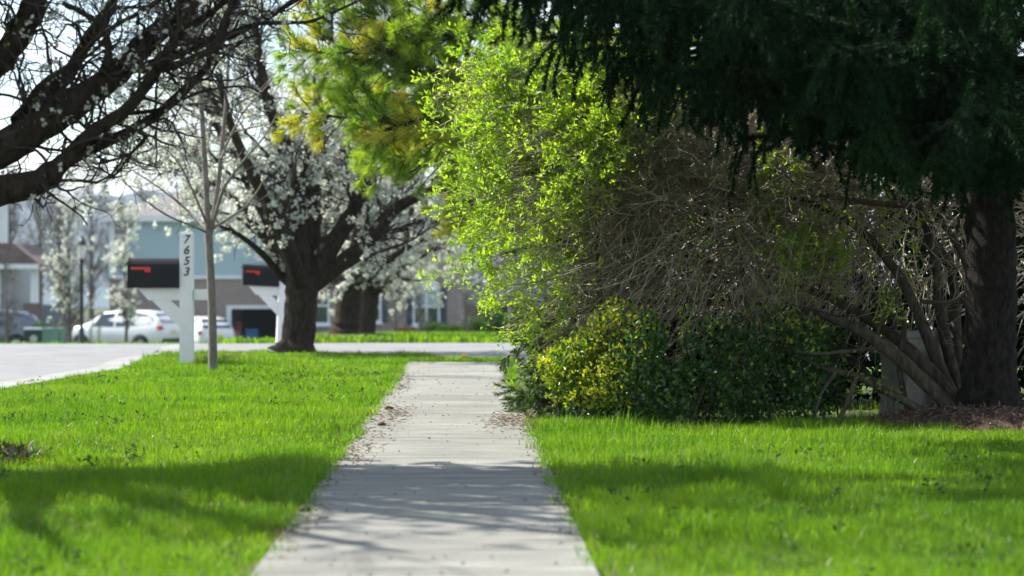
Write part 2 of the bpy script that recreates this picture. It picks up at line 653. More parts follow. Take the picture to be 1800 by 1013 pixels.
M_blue = siding("blue_siding", (0.36, 0.49, 0.54))
M_grey_sid = siding("grey_siding", (0.30, 0.34, 0.38))
M_pale_sid = siding("pale_siding", (0.62, 0.64, 0.66))
M_brick = bricks("taupe_brick", (0.24, 0.195, 0.175), (0.30, 0.25, 0.22), (0.36, 0.33, 0.30))
M_brick_d = bricks("dark_brick", (0.13, 0.09, 0.085), (0.18, 0.12, 0.11), (0.22, 0.19, 0.18))
M_roof = basic("shingles", (0.225, 0.215, 0.21), 0.95, noise=0.35, nscale=5)
M_roof_b = basic("brown_shingles", (0.17, 0.12, 0.11), 0.95, noise=0.35, nscale=5)
M_roof_g = basic("pale_shingles", (0.36, 0.37, 0.40), 0.95, noise=0.3, nscale=5)
M_glass = basic("window_glass", (0.03, 0.045, 0.055), 0.06, spec=0.9)
M_curtain = basic("curtained_glass", (0.30, 0.40, 0.42), 0.25, spec=0.6)
M_shutter = basic("navy_shutter", (0.02, 0.045, 0.075), 0.6)
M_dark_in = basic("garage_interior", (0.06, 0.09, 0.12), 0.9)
M_blue_bin = basic("blue_plastic", (0.03, 0.14, 0.36), 0.5)
M_card = basic("carton", (0.35, 0.33, 0.32), 0.8)
M_dark_red = basic("dark_red", (0.22, 0.05, 0.05), 0.7)
M_car = basic("white_car_paint", (0.76, 0.78, 0.80), 0.25, coat=0.6)
M_car_d = basic("slate_car_paint", (0.10, 0.14, 0.18), 0.25, coat=0.6)
M_tyre = basic("tyre_rubber", (0.015, 0.015, 0.017), 0.85)
M_rim = basic("alloy_rim", (0.5, 0.51, 0.53), 0.35, metal=0.8)
M_tail = basic("tail_lamp_red", (0.45, 0.02, 0.03), 0.2)
M_head = basic("headlamp", (0.65, 0.67, 0.7), 0.1)
M_plastic = basic("black_trim", (0.02, 0.02, 0.022), 0.6)
M_plate = basic("number_plate", (0.65, 0.62, 0.35), 0.5)
M_ugreen = basic("green_cabinet", (0.13, 0.27, 0.21), 0.55, noise=0.15, nscale=3)
M_bin_green = basic("dark_green_plastic", (0.015, 0.045, 0.035), 0.5)
M_pale_badge = basic("pale_badge", (0.5, 0.55, 0.58), 0.5)
M_box = basic("weathered_cabinet", (0.44, 0.44, 0.36), 0.65, noise=0.35, nscale=7, col2=(0.20, 0.21, 0.18))
M_box_lid = basic("weathered_lid", (0.30, 0.31, 0.27), 0.65, noise=0.3, nscale=9)
M_hill = basic("wooded_hill_hazed", (0.12, 0.165, 0.205), 1.0, noise=0.5, nscale=0.05)  # blue-grey of distant haze put into the woods' base colour
M_rock = basic("pale_stone", (0.36, 0.33, 0.29), 0.9, noise=0.4, nscale=20)
M_dirt = basic("dirt_clod", (0.07, 0.045, 0.03), 0.95, noise=0.5, nscale=30)
M_dand = foliage("dandelion_petal", [(0.75, 0.48, 0.01), (0.85, 0.60, 0.02)], (1, 1, 0.6), 0.3)

# ------------------------------------------------------------------ the setting
SW_C = -0.142
SW_K = (818 - 900) / FPX
SW_H = 0.61


def sw_mid(y):
    return SW_C + SW_K * y


# one sheet of ground to the horizon
xs = np.unique(np.concatenate([np.linspace(-2500, -60, 14), np.linspace(-60, 60, 61), np.linspace(60, 2500, 14)]))
ys = np.unique(np.concatenate([np.linspace(-40, 30, 8), np.linspace(30, 140, 56), np.linspace(140, 2600, 24)]))
X, Y = np.meshgrid(xs, ys)
Z = gz(X, Y) - 0.02
V = np.stack([X, Y, Z], -1).reshape(-1, 3)
nx, ny = len(xs), len(ys)
a = (np.arange(ny - 1)[:, None] * nx + np.arange(nx - 1)).reshape(-1)
F = np.stack([a, a + 1, a + nx + 1, a + nx], 1)
tag(MB().add(V, F).build("ground", M_soil, smooth=True), kind="structure")


def strip(name, left, right, ys, mat, dz):
    """sheet between two edge functions of y following the ground"""
    V = []
    n = 9
    for y in ys:
        l, r = left(y), right(y)
        for k in range(n):
            x = l + (r - l) * k / (n - 1)
            V.append((x, y, float(gz(x, y)) + dz))
    F = []
    for i in range(len(ys) - 1):
        for k in range(n - 1):
            b = i * n + k
            F.append([b, b + 1, b + n + 1, b + n])
    o = MB().add(V, F).build(name, mat)
    tag(o, kind="structure")
    return o


CURB = [(5, -4.6), (24, -5.05), (30.2, -4.78), (33.2, -5.07), (36.8, -4.95), (39.5, -5.35), (60, -6.0), (140, -11)]


def curb(y):
    return float(np.interp(y, [c[0] for c in CURB], [c[1] for c in CURB]))


# street running away on the left, with a paler gutter pan along the lawn
strip("street", lambda y: -14 - 0.05 * y, lambda y: curb(y) - 0.42, np.concatenate([np.arange(6, 42, 2.0), np.arange(42, 60, 1.0)]), M_street, -0.006)
strip("gutter", lambda y: curb(y) - 0.42, lambda y: curb(y), np.concatenate([np.arange(6, 42, 1.0), np.arange(42, 46, 1.0)]), M_gutter, -0.003)
# the cross drive behind the lawn
DRV_N = [(-5.0, 36.9), (-3.3, 36.6), (-2.0, 36.0), (-1.2, 34.2), (-0.6, 33.2), (0.3, 32.9), (30, 31)]


def drv_near(x):
    return float(np.interp(x, [c[0] for c in DRV_N], [c[1] for c in DRV_N]))


V = []
F = []
dx = np.concatenate([np.linspace(-5.4, 1, 40), np.linspace(1.5, 30, 12)])
for i, x in enumerate(dx):
    y0, y1 = drv_near(max(x, -5.0)), 43.2 + 0.12 * math.sin(x * 1.3)
    for k in range(7):
        y = y0 + (y1 - y0) * k / 6
        V.append((x, y, float(gz(x, y)) + 0.001))
    if i:
        for k in range(6):
            b = (i - 1) * 7 + k
            F.append([b, b + 7, b + 8, b + 1])
tag(MB().add(V, F).build("driveway", M_street), kind="structure")
# lawn sidewalk: slabs with open joints, a thing of one setting object
mb = MB()
y = 4.0
while y < 31.6:
    y1 = min(y + 1.5, 31.7)
    a0, a1 = sw_mid(y + .007), sw_mid(y1 - .007)
    t = 0.012
    V = [(a0 - SW_H, y + .007, t), (a0 + SW_H, y + .007, t), (a1 + SW_H, y1 - .007, t), (a1 - SW_H, y1 - .007, t)]
    V = np.array(V)
    W = V.copy()
    W[:, 2] = -0.08
    mb.add(np.concatenate([W, V]), [[4, 5, 6, 7], [0, 1, 5, 4], [1, 2, 6, 5], [2, 3, 7, 6], [3, 0, 4, 7]])
    y = y1
V = [(sw_mid(4) - SW_H + .01, 4, -.006), (sw_mid(4) + SW_H - .01, 4, -.006), (sw_mid(31.7) + SW_H - .01, 31.69, -.006), (sw_mid(31.7) - SW_H + .01, 31.69, -.006)]
mb.add(V, [[0, 1, 2, 3]])
tag(mb.build("sidewalk", M_walk), kind="structure")

# far wooded ridge, its haze tint held in the colour
xs = np.linspace(-420, 300, 120)
V = []
for x in xs:
    h = 33 + 3.0 * math.sin(x * 0.021 + 1.0) + 2.0 * math.sin(x * 0.05) + random.uniform(-0.9, 0.9)
    for k in range(8):
        t = k / 7
        V.append((x, 560 + 240 * t, -4.5 + (h + 4.5) * math.sin(t * math.pi / 2)))
    V.append((x, 1300, -20))
F = []
for i in range(len(xs) - 1):
    for k in range(8):
        b = i * 9 + k
        F.append([b, b + 9, b + 10, b + 1])
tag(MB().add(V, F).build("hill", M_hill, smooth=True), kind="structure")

# ------------------------------------------------------------------ lawn
def vnoise(x, y, s, seed):
    r = np.random.default_rng(seed)
    g = r.random((64, 64))
    u = (x * s) % 63
    v = (y * s) % 63
    i = u.astype(int)
    j = v.astype(int)
    fu = u - i
    fv = v - j
    fu = fu * fu * (3 - 2 * fu)
    fv = fv * fv * (3 - 2 * fv)
    return (g[i, j] * (1 - fu) * (1 - fv) + g[i + 1, j] * fu * (1 - fv) + g[i, j + 1] * (1 - fu) * fv + g[i + 1, j + 1] * fu * fv)


def blades(x, y, h, wd, z=None, lean=0.62):
    n = len(x)
    z = gz(x, y) - 0.022 if z is None else z
    base = np.stack([x, y, z], 1)
    a = rng.uniform(0, 2 * math.pi, n)
    side = np.stack([np.cos(a), np.sin(a), np.zeros(n)], 1) * wd[:, None] * 0.5
    b = rng.uniform(0, 2 * math.pi, n)
    ln = np.abs(rng.normal(0, lean, n))
    ld_ = np.stack([np.cos(b), np.sin(b), np.zeros(n)], 1)
    up = np.array([0, 0, 1.0])
    mid = base + up * (h * 0.55)[:, None] + ld_ * (h * ln * 0.3)[:, None]
    tip = base + up * (h * (1 - 0.25 * np.minimum(ln, 1)))[:, None] + ld_ * (h * ln)[:, None]
    V = np.stack([base - side, base + side, mid + side * 0.8, mid - side * 0.8, tip], 1).reshape(-1, 3)
    k = np.arange(n)[:, None] * 5
    return V, k + np.array([[0, 1, 2, 3]]), k + np.array([[3, 2, 4]])


MULCH_C = P(1745, 752, 17.7)


def lawn_mask(x, y):
    e = 0.0 + 0.20 * (vnoise(x * .2 + 40, y, 2.2, 3) - 0.42) + 0.05 * (vnoise(x * .2 + 40, y, 7.0, 4) - .5) + rng.normal(0, 0.015, len(x))
    off = x - (SW_C + SW_K * y)
    left = (off < -(SW_H + e)) & (x > np.interp(y, [c[0] for c in CURB], [c[1] for c in CURB]) + 0.02 + rng.normal(0, .02, len(x)))
    nearline = np.interp(x, [c[0] for c in DRV_N], [c[1] for c in DRV_N]) - 0.05
    left &= y < nearline
    right = (off > SW_H + e) & (y < np.where(x < -0.1, nearline, 30))
    end = (np.abs(off) < SW_H + 0.2) & (y > 31.75) & (y < nearline)
    mul = ((x - MULCH_C[0]) / 0.95) ** 2 + ((y - MULCH_C[1]) / 0.75) ** 2 > 1 + 0.25 * rng.normal(size=len(x))
    under = rng.random(len(x)) > np.clip((y - 17.6 - 0.2 * np.sin(x * 3)) / 0.9, 0, 0.93) * (x > 0.05)
    return (left | right | end) & mul & under


mb = MB()
ms = MB()
for (y0, y1, dens, hh, ww) in ((5.5, 8, 900, .062, .0050), (8, 11, 3600, .062, .0038), (11, 15, 3400, .062, .0042), (15, 20, 2700, .062, .0052), (20, 27, 2000, .062, .007), (27, 37, 1300, .062, .010)):
    xl, xr = -0.235 * y1 - 0.6, min(0.235 * y1 + 0.6, 7.5)
    n = int((y1 - y0) * (xr - xl) * dens)
    x = rng.uniform(xl, xr, n)
    y = rng.uniform(y0, y1, n)
    k = lawn_mask(x, y)
    x, y = x[k], y[k]
    n = len(x)
    tall = 0.55 + 0.95 * vnoise(x, y, 0.9, 5) * vnoise(x + 9, y, 3.1, 6) * 2 + .5 * (vnoise(x + 5, y, 5.5, 8) > .78)
    tuft = np.exp(-(((x - P(270, 752, 17.4)[0]) / 0.22) ** 2 + ((y - 17.4) / 0.25) ** 2))
    tuft2 = np.exp(-((x - 0.75) / 0.6) ** 2 - ((y - 17.2) / 0.5) ** 2) + 0.6 * np.exp(-((x - 2.0) / 0.9) ** 2 - ((y - 17.3) / 0.4) ** 2)
    h = hh * tall * rng.uniform(0.65, 1.3, n) * (1 + 1.2 * tuft + 0.55 * tuft2)
    wd = ww * rng.uniform(0.7, 1.3, n)
    s = rng.random(n) < 0.012 + 0.09 * (vnoise(x + 3, y, 1.6, 15) > .68)
    V, F1, F2 = blades(x[~s], y[~s], h[~s], wd[~s])
    o = mb.n
    mb.add(V, F1)
    mb.f.append(F2 + o)
    V, F1, F2 = blades(x[s], y[s], h[s] * 1.1, wd[s], lean=0.9)
    o = ms.n
    ms.add(V, F1)
    ms.f.append(F2 + o)
# tufts creeping over the edges of the walk
nt_ = 230
ty = rng.uniform(7, 30, nt_)
ts = rng.choice([-1, 1], nt_)
tn = rng.integers(8, 34, nt_)
ty, ts = np.repeat(ty, tn), np.repeat(ts, tn)
n = len(ty)
y = ty + rng.normal(0, .07, n)
x = SW_C + SW_K * y + ts * (SW_H + rng.normal(.01, .035, n))
k = (y < 17.6) | (ts < 0)
V, F1, F2 = blades(x[k], y[k], rng.uniform(.04, .10, k.sum()), .004 + .0003 * y[k], lean=.7)
o = mb.n
mb.add(V, F1)
mb.f.append(F2 + o)
n = 5000
y = rng.uniform(7, 30, n)
t_ = rng.choice([-1, 1], n)
x = SW_C + SW_K * y + t_ * (SW_H + np.abs(rng.normal(0, .045, n)))
k = ((y < 17.6) | (t_ < 0)) & (vnoise(y, y * 0 + 3, 1.1, 19) > .45)
V, F1, F2 = blades(x[k], y[k], rng.uniform(.02, .06, k.sum()), .003 + .0002 * y[k], lean=1.3)
o = ms.n
ms.add(V, F1)
ms.f.append(F2 + o)
n = 1000
wx, wy = rng.uniform(-5, 4, n), rng.uniform(8, 28, n)
k = lawn_mask(wx, wy) & (vnoise(wx + 13, wy, 1.1, 31) > .56)
wx, wy = np.repeat(wx[k], 7), np.repeat(wy[k], 7)
n = len(wx)
C = np.stack([wx + rng.normal(0, .02, n), wy + rng.normal(0, .02, n), rng.uniform(.02, .075, n)], 1)
D = rnd_dir(n, .3)
V, F = leaves(C, D, rnd_dir(n, 1.5), rng.uniform(.02, .05, n), rng.uniform(.012, .025, n), .1)
mw = MB().add(V, F)
tag(mw.build("lawn_weeds", M_bg_shrub), "low broad leaved weeds dotted through the green lawn", "weeds", kind="stuff")
g1 = mb.build("lawn_grass", M_grass)
tag(g1, "bright green mown lawn on both sides of the sidewalk", "grass", kind="stuff")
tag(ms.build("dry_grass", M_straw), "scattered pale dry grass blades among the green lawn", "grass", kind="stuff")
# far lawns beyond the drive
mb = MB()
n = 60000
y = rng.uniform(43.3, 100, n)
x = rng.uniform(-0.33, 0.24, n) * y
st = np.interp(y, [c[0] for c in CURB], [c[1] for c in CURB])
k = (x > st + 0.1) | (x < -14 - 0.05 * y) | (y > 60.5)
V, F1, F2 = blades(x[k], y[k], rng.uniform(.09, .19, k.sum()), rng.uniform(.04, .09, k.sum()))
mb.add(V, F1)
mb.f.append(F2)
tag(mb.build("front_yard_grass", M_grass), "green front yards in the distance beyond the street", "grass", kind="stuff")

# soil crumbs, needles and bits of leaf along the sidewalk edges
mb = MB()
n = 3600
y = rng.uniform(7.0, 31, n)
side = rng.choice([-1, 1], n, p=[.6, .4])
off = SW_H + np.abs(rng.normal(0, 0.05, n)) * rng.choice([-1.6, .8], n) + 0.02
x = SW_C + SW_K * y + side * off
k = vnoise(x, y, 1.3, 9) > 0.42
x, y = x[k], y[k]
C = np.stack([x, y, np.full(len(x), 0.016)], 1)
D = rnd_dir(len(x))
D[:, 2] *= 0.25
V, F = leaves(C, D, np.array([0, 0, 1.0]) + rng.normal(size=(len(x), 3)) * .3, rng.uniform(.008, .035, len(x)), rng.uniform(.004, .014, len(x)), 0.5)
mb.add(V, F)
n = 230
y = rng.uniform(7.5, 30, n)
C = np.stack([SW_C + SW_K * y + rng.uniform(-.58, .58, n), y, np.full(n, .017)], 1)
V, F = leaves(C, rnd_dir(n) * [1, 1, .3], np.array([0, 0, 1.0]) + rng.normal(size=(n, 3)) * .6, rng.uniform(.008, .03, n), rng.uniform(.005, .014, n), .6)
mb.add(V, F)
# rusty needle drifts where the photograph shows them
for (px, py, rx, ry, n) in ((690, 735, .09, .9, 420), (893, 745, .10, .6, 520), (522, 930, .05, .6, 240), (632, 800, .06, 1.0, 200), (1010, 885, .05, .5, 120), (712, 680, .05, 1.5, 200)):
    d = FPX * CAM_H / (py - 500)
    c = P(px, py, d)
    C = np.stack([c[0] + rng.normal(0, rx, n), d + rng.normal(0, ry, n), rng.uniform(.014, .026, n)], 1)
    D = rnd_dir(n)
    D[:, 2] *= 0.2
    V, F = leaves(C, D, np.array([0, 0, 1.0]) + rng.normal(size=(n, 3)) * .4, rng.uniform(.02, .06, n), rng.uniform(.003, .008, n), 0.5)
    mb.add(V, F)
tag(mb.build("leaf_litter", M_litter), "brown needles and soil crumbs along the sidewalk edges", "litter", kind="stuff")


def blob(c, r, seed, squash=0.6):
    rr = np.random.default_rng(seed)
    u = np.linspace(0, math.pi, 7)
    v = np.linspace(0, 2 * math.pi, 10, endpoint=False)
    V = []
    for a_ in u:
        for b_ in v:
            k_ = 1 + rr.normal(0, .12)
            V.append((c[0] + r * k_ * math.sin(a_) * math.cos(b_), c[1] + r * k_ * math.sin(a_) * math.sin(b_), c[2] + r * squash * k_ * math.cos(a_)))
    F = []
    for i in range(6):
        for j in range(10):
            F.append([i * 10 + j, (i + 1) * 10 + j, (i + 1) * 10 + (j + 1) % 10, i * 10 + (j + 1) % 10])
    return np.array(V), F


stones = [("stone", 886, 706, .06, M_rock, "small grey stone on the sidewalk edge beside the low conifer, farther of two"),
          ("stone", 893, 717, .05, M_rock, "small pale stone on the sidewalk edge beside the low conifer, nearer of two"),
          ("dirt_clod", 683, 722, .032, M_dirt, "dark clod of dirt at the left sidewalk edge beyond the rusty needles"),
          ("dirt_clod", 671, 751, .03, M_dirt, "dark clod of dirt at the left sidewalk edge by the rusty needles"),
          ("dirt_clod", 536, 904, .03, M_dirt, "largest dark clod of soil at the left sidewalk edge near the viewer")]
for k_, (nm, px, py, r_, m_, lb) in enumerate(stones):
    d = FPX * CAM_H / (py - 500)
    c = P(px, py, d)
    V, F = blob((c[0], c[1], 0.02), r_, 30 + k_)
    tag(MB().add(V, F).build(nm, m_, smooth=True), lb, "stone" if nm == "stone" else "dirt")

# ------------------------------------------------------------------ blossoming pears
def blossoms(mb, C, flowers, rad, size):
    n = len(C)
    CC = np.repeat(C, flowers, 0) + rnd_dir(n * flowers) * rng.uniform(.2, 1, (n * flowers, 1)) * rad
    V, F = leaves(CC, rnd_dir(len(CC)), rnd_dir(len(CC)), rng.uniform(.8, 1.3, len(CC)) * size, rng.uniform(.8, 1.2, len(CC)) * size, 0.15)
    mb.add(V, F)


def finish_tree(root, trunk_mb, twig_sets, blossom_n, flowers, rad, size, bud_n, leafsize, extra=None):
    trunk_mb.build("trunk", M_pear_bark, root, smooth=True)
    tw = MB()
    for Pn, Rn, S in twig_sets:
        V, F = tubes(Pn, Rn, S)
        tw.add(V, F)
    tw.build("twigs", M_twig, root, smooth=True)
    fine = twig_sets[-1][0]
    if blossom_n:
        b = MB()
        C, _ = along(fine, blossom_n, 0.4, 0.012)
        blossoms(b, C, flowers, rad, size)
        if extra is not None:
            blossoms(b, extra, 8, .07, .07)
        b.build("blossoms", M_blossom, root)
    if bud_n:
        b = MB()
        C, D = along(fine, bud_n, 0.4, 0.01)
        n = len(C)
        V, F = leaves(C, D + rnd_dir(n), rnd_dir(n), rng.uniform(.6, 1.3, n) * leafsize, rng.uniform(.3, .6, n) * leafsize)
        b.add(V, F)
        b.build("leaves", M_bud, root)


# the near pear: its trunk stands just outside the frame on the left, limbs traced from the photo
nd = 13.6
troot = np.array([-3.9, 13.7, -0.05])
root = thing("pear_tree", "dark gnarled tree whose limbs lean in at upper left, nearest of the blossoming trees", "tree", tuple(troot), 0, "blossoming trees along the street")
T0 = -troot


def L(*pts):
    return [P(x, y, d) - troot for x, y, d in pts]


mb = MB()
limb(mb, [(0, 0, 0), (0.02, 0.0, 0.5), (0.06, 0.02, 1.0), (0.10, 0.02, 1.35)], [.36, .25, .235, .25], 16, 14)
fork = np.array([0.1, 0.02, 1.2])
pxm = nd / FPX
limbs = []
LDEF = [
    ([fork, *L((-60, 352, nd), (64, 322, nd), (117, 281, nd), (170, 256, nd + .1), (240, 225, nd + .2), (313, 170, nd + .3), (380, 90, nd + .4), (430, -60, nd + .5))], [.16, 32, 24, 16, 12, 9, 8, 6, 4]),
    ([*L((110, 285, nd), (163, 232, nd), (220, 195, nd - .1), (263, 142, nd - .1), (309, 67, nd - .2), (350, -20, nd - .2), (380, -120, nd - .2))], [14, 13, 11, 10, 9, 7, 5]),
    ([fork + (0, 0, .1), *L((-80, 300, nd), (0, 265, nd), (71, 220, nd), (124, 185, nd), (199, 135, nd), (249, 82, nd), (302, 35, nd), (350, -15, nd), (420, -130, nd), (470, -300, nd))], [.2, 40, 37, 33, 28, 22, 19, 17, 15, 12, 8]),
    ([fork + (0, .1, .15), *L((-70, 180, nd + .6), (0, 105, nd + .6), (32, 64, nd + .6), (53, 21, nd + .6), (75, -40, nd + .6), (110, -180, nd + .6), (180, -380, nd + .5))], [.17, 27, 25, 23, 22, 19, 15, 10]),
    ([*L((30, 215, nd), (80, 165, nd + .2), (117, 135, nd + .3), (155, 70, nd + .3), (180, 35, nd + .3), (205, -15, nd + .3), (230, -120, nd + .3))], [16, 15, 13, 12, 11, 9, 6]),
    ([*L((225, 120, nd), (260, 121, nd - .1), (302, 117, nd - .2), (355, 96, nd - .2), (380, 82, nd - .2), (392, 40, nd - .2), (408, 5, nd - .2), (430, -90, nd - .2))], [9, 8, 7, 7, 7, 6, 5, 4]),
    ([*L((235, 122, nd), (302, 100, nd + .1), (355, 75, nd + .1), (409, 60, nd + .1), (455, 39, nd + .1), (500, 12, nd + .1), (560, -30, nd + .1), (640, -120, nd + .2))], [9, 8, 8, 7, 6, 5, 4, 3]),
    ([*L((310, 50, nd), (340, 40, nd), (373, 21, nd), (400, -5, nd), (440, -60, nd))], [7, 6, 6, 5, 4]),
    ([*L((440, 42, nd + .1), (500, 40, nd), (545, 38, nd), (590, 20, nd), (650, -8, nd), (690, -30, nd))], [3.5, 3.5, 3, 2.5, 2, 1.5]),
    ([*L((175, 140, nd), (190, 100, nd - .2), (185, 60, nd - .2), (165, 35, nd - .2), (110, 5, nd - .2))], [9, 7, 6, 5, 4]),
    ([*L((30, 205, nd), (70, 150, nd - .2), (120, 115, nd - .2), (180, 60, nd - .3), (240, 25, nd - .3), (300, -10, nd - .3))], [5, 4.5, 4, 4, 3.5, 3]),
    ([*L((210, 200, nd + .2), (270, 195, nd + .1), (310, 180, nd), (360, 160, nd), (430, 152, nd), (465, 168, nd))], [4, 3.5, 3, 2.5, 2, 1.3]),
    ([*L((235, 225, nd + .2), (255, 240, nd + .1), (230, 272, nd), (205, 305, nd), (180, 322, nd))], [4, 3, 2.5, 2, 1.2]),
    # limbs that rise out of the picture and carry the crown
    ([fork + (0, 0, .2), (-.3, .4, 2.2), (-.8, .9, 3.6), (-1.0, 1.2, 5.2)], [.17, .13, .08, .03]),
    ([fork + (0, 0, .2), (.1, -.5, 2.3), (.3, -1.0, 3.6), (.5, -1.3, 5.0)], [.16, .11, .07, .03]),
    ([fork + (0, 0, .2), (.2, .5, 2.4), (.9, 1.0, 3.7), (1.5, 1.2, 5.0)], [.16, .12, .08, .03]),
    ([fork + (0, 0, .2), (-.6, -.3, 2.2), (-1.5, -.4, 3.2), (-2.2, -.4, 4.2)], [.16, .11, .07, .03]),
]
PL, RL = [], []
for pts, rad in LDEF:
    rad = [r_ if r_ < 0.5 else r_ * pxm for r_ in rad]
    p_, r_ = limb(mb, pts, rad, 28, 12, 0.075)
    PL.append(p_)
    RL.append(r_)
for q_ in range(26):
    an = q_ * 2 * math.pi / 13 + rng.normal(0, .15)
    el = rng.uniform(.6, 1.0) if q_ < 13 else rng.uniform(1.05, 1.3)
    ln = rng.uniform(2.4, 3.6) if q_ < 13 else rng.uniform(3.6, 5.0)
    dv = np.array([math.cos(an) * math.cos(el), math.sin(an) * math.cos(el) - .12, math.sin(el)])
    if dv[0] > .2 and el < .9:
        continue
    p_, r_ = limb(mb, [fork + (0, 0, .2), fork + dv * ln * .4 + (0, 0, .3), fork + dv * ln * .75 + (0, 0, .35), fork + dv * ln + (0, 0, .6)], [.13, .09, .055, .02], 28, 8, .05)
    PL.append(p_)
    RL.append(r_)
PL, RL = np.array(PL), np.array(RL)
mb2 = mb
NV = len(LDEF) - 4
c1, cr1 = sprout(PL[NV:], RL[NV:], 520, (.4, 1.2), 6, (30, 65), .2, .08, .4, .35, .004, .25, .014)
c2, cr2 = sprout(c1, cr1, 1800, (.15, .5), 5, (30, 70), .25, .05, .6, .4, .003, .15, .007)
t1, r1 = sprout(PL[:NV], RL[:NV], 190, (.2, .8), 8, (30, 75), .34, .10, .35, .35, .003, .15, .012)
t2, r2 = sprout(t1, r1, 850, (.10, .38), 6, (35, 80), .35, .05, .6, .4, .0022, .1, .006)
t3, r3 = sprout(PL[:NV, ::4], RL[:NV, ::4], 420, (.05, .22), 6, (50, 90), .4, .08, .2, .5, .0025, .1, .005)
t4, r4 = sprout(t2, r2, 1500, (.04, .13), 4, (40, 85), .35, .08, .8, .6, .002, .1, .004)
crownC, _ = along(c2, 5200, .2, .03)
cw = crownC + troot
cpx = 900 + cw[:, 0] / cw[:, 1] * FPX
cpy = 500 - (cw[:, 2] - CAM_H) / cw[:, 1] * FPX
crownC = crownC[((cpx < -40) | (cpy < -60)) & ((cw[:, 1] > 13.5) | (rng.random(len(cw)) < .06))]
finish_tree(root, mb2, [(c1, cr1, 4), (c2, cr2, 3), (t1, r1, 5), (t2, r2, 4), (t3, r3, 4), (t4, r4, 3)], 330, 6, .03, .026, 700, .03, extra=crownC)


def pear(px, d, base_py, sc, label, limbs_px, nblos, seed, crownL=(1.0, 2.6), trunk_r=(.43, .27, .25, .24, .26), fork_h=1.15, lean=0.0, n1=90, n2=620, n3=1700, fs=.026, fr=.05, zmax=None):
    """street pear: flared trunk, vase of limbs, twigs, blossom clusters"""
    x = (px - 900) / FPX * d
    z = CAM_H + (500 - base_py) / FPX * d
    root = thing("pear_tree", label, "tree", (x, d, z), 0, "blossoming trees along the street")
    o = np.array([x, d, z])
    mb = MB()
    limb(mb, [(-.04, 0, -.03), (0.0, 0, .12), (.03, 0, .35), (.06 + lean * .6, 0, .75), (.08 + lean, 0, fork_h)], trunk_r, 20, 16, 0.04)
    PL, RL = [], []
    fk = np.array([.08 + lean, 0, fork_h - .1])
    for pts, rad in limbs_px:
        pp = [fk + np.array([0, 0, -0.1])] + [np.array([(a_ - 900) / FPX * (d + dd) - x, dd, CAM_H + (500 - b_) / FPX * (d + dd) - z]) for a_, b_, dd in pts]
        p_, r_ = limb(mb, pp, [k_ * .70 for k_ in rad], 22, 10, 0.06)
        PL.append(p_)
        RL.append(r_)
    PL, RL = np.array(PL), np.array(RL)
    t1, r1 = sprout(PL, RL, n1, (.6, 1.7), 8, (25, 60), .16, .16, .45, .3, .006, .2, .035)
    t2, r2 = sprout(np.concatenate([t1]), r1, n2, (.3, .9), 6, (30, 70), .2, .06, .6, .35, .004, .1, .014)
    t3, r3 = sprout(t2, r2, n3, (.12, .4), 5, (35, 75), .25, .06, .7, .5, .003, .1, .006)
    t5, r5 = sprout(PL[:, ::3], RL[:, ::3], n2 // 3, (.15, .6), 5, (45, 85), .3, .1, .15, .5, .004, .25, .01)
    finish_tree(root, mb, [(t1, r1, 6), (t2, r2, 4), (t5, r5, 4), (np.concatenate([t3, t5]), np.concatenate([r3, r5]), 3)], nblos, 7, fr, fs * 1.5, nblos // 2, .05)
    return root


# second pear, the big one in the strip of lawn
pear(522, 36.0, 622, 1, "large dark blossoming tree standing on the lawn beside the tilted second mailbox", [
    ([(505, 440, 0), (455, 350, -.2), (415, 270, -.4), (380, 190, -.5), (340, 90, -.6), (300, -60, -.6)], [.26, .22, .16, .13, .10, .07, .04]),
    ([(525, 430, -.2), (520, 350, -.5), (500, 270, -.8), (470, 170, -1.0), (450, 60, -1.2), (440, -120, -1.2)], [.26, .21, .18, .14, .11, .08, .04]),
    ([(545, 420, .2), (545, 330, .3), (560, 230, .4), (575, 110, .5), (578, 0, .5), (600, -200, .6)], [.28, .25, .22, .19, .15, .12, .05]),
    ([(570, 450, 0), (610, 390, .2), (640, 320, .3), (660, 240, .4), (680, 130, .4), (700, -60, .4)], [.26, .22, .18, .15, .12, .09, .05]),
    ([(575, 482, 0), (635, 438, 0), (690, 372, 0), (745, 340, 0), (800, 318, 0), (860, 280, 0)], [.24, .19, .17, .14, .09, .06, .03]),
    ([(500, 492, 0), (470, 455, -.2), (430, 420, -.4), (402, 404, -.5), (388, 398, -.6), (380, 385, -.7)], [.2, .09, .075, .06, .045, .03, .02]),
    ([(555, 430, 1.0), (580, 330, 1.8), (620, 200, 2.4), (640, 50, 2.8)], [.24, .17, .13, .09, .04]),
    ([(500, 420, -1.0), (450, 320, -1.8), (400, 200, -2.4), (370, 40, -2.8)], [.22, .15, .11, .08, .04]),
    ([(640, 425, .5), (720, 400, .9), (790, 385, 1.0), (850, 370, 1.1)], [.12, .08, .06, .04, .02]),
    ([(470, 420, .4), (400, 340, .8), (330, 300, 1.0), (260, 290, 1.1)], [.2, .12, .08, .05, .03]),
], 6500, 3, n1=150, n2=1300, n3=4200, fr=.06, fs=.032)
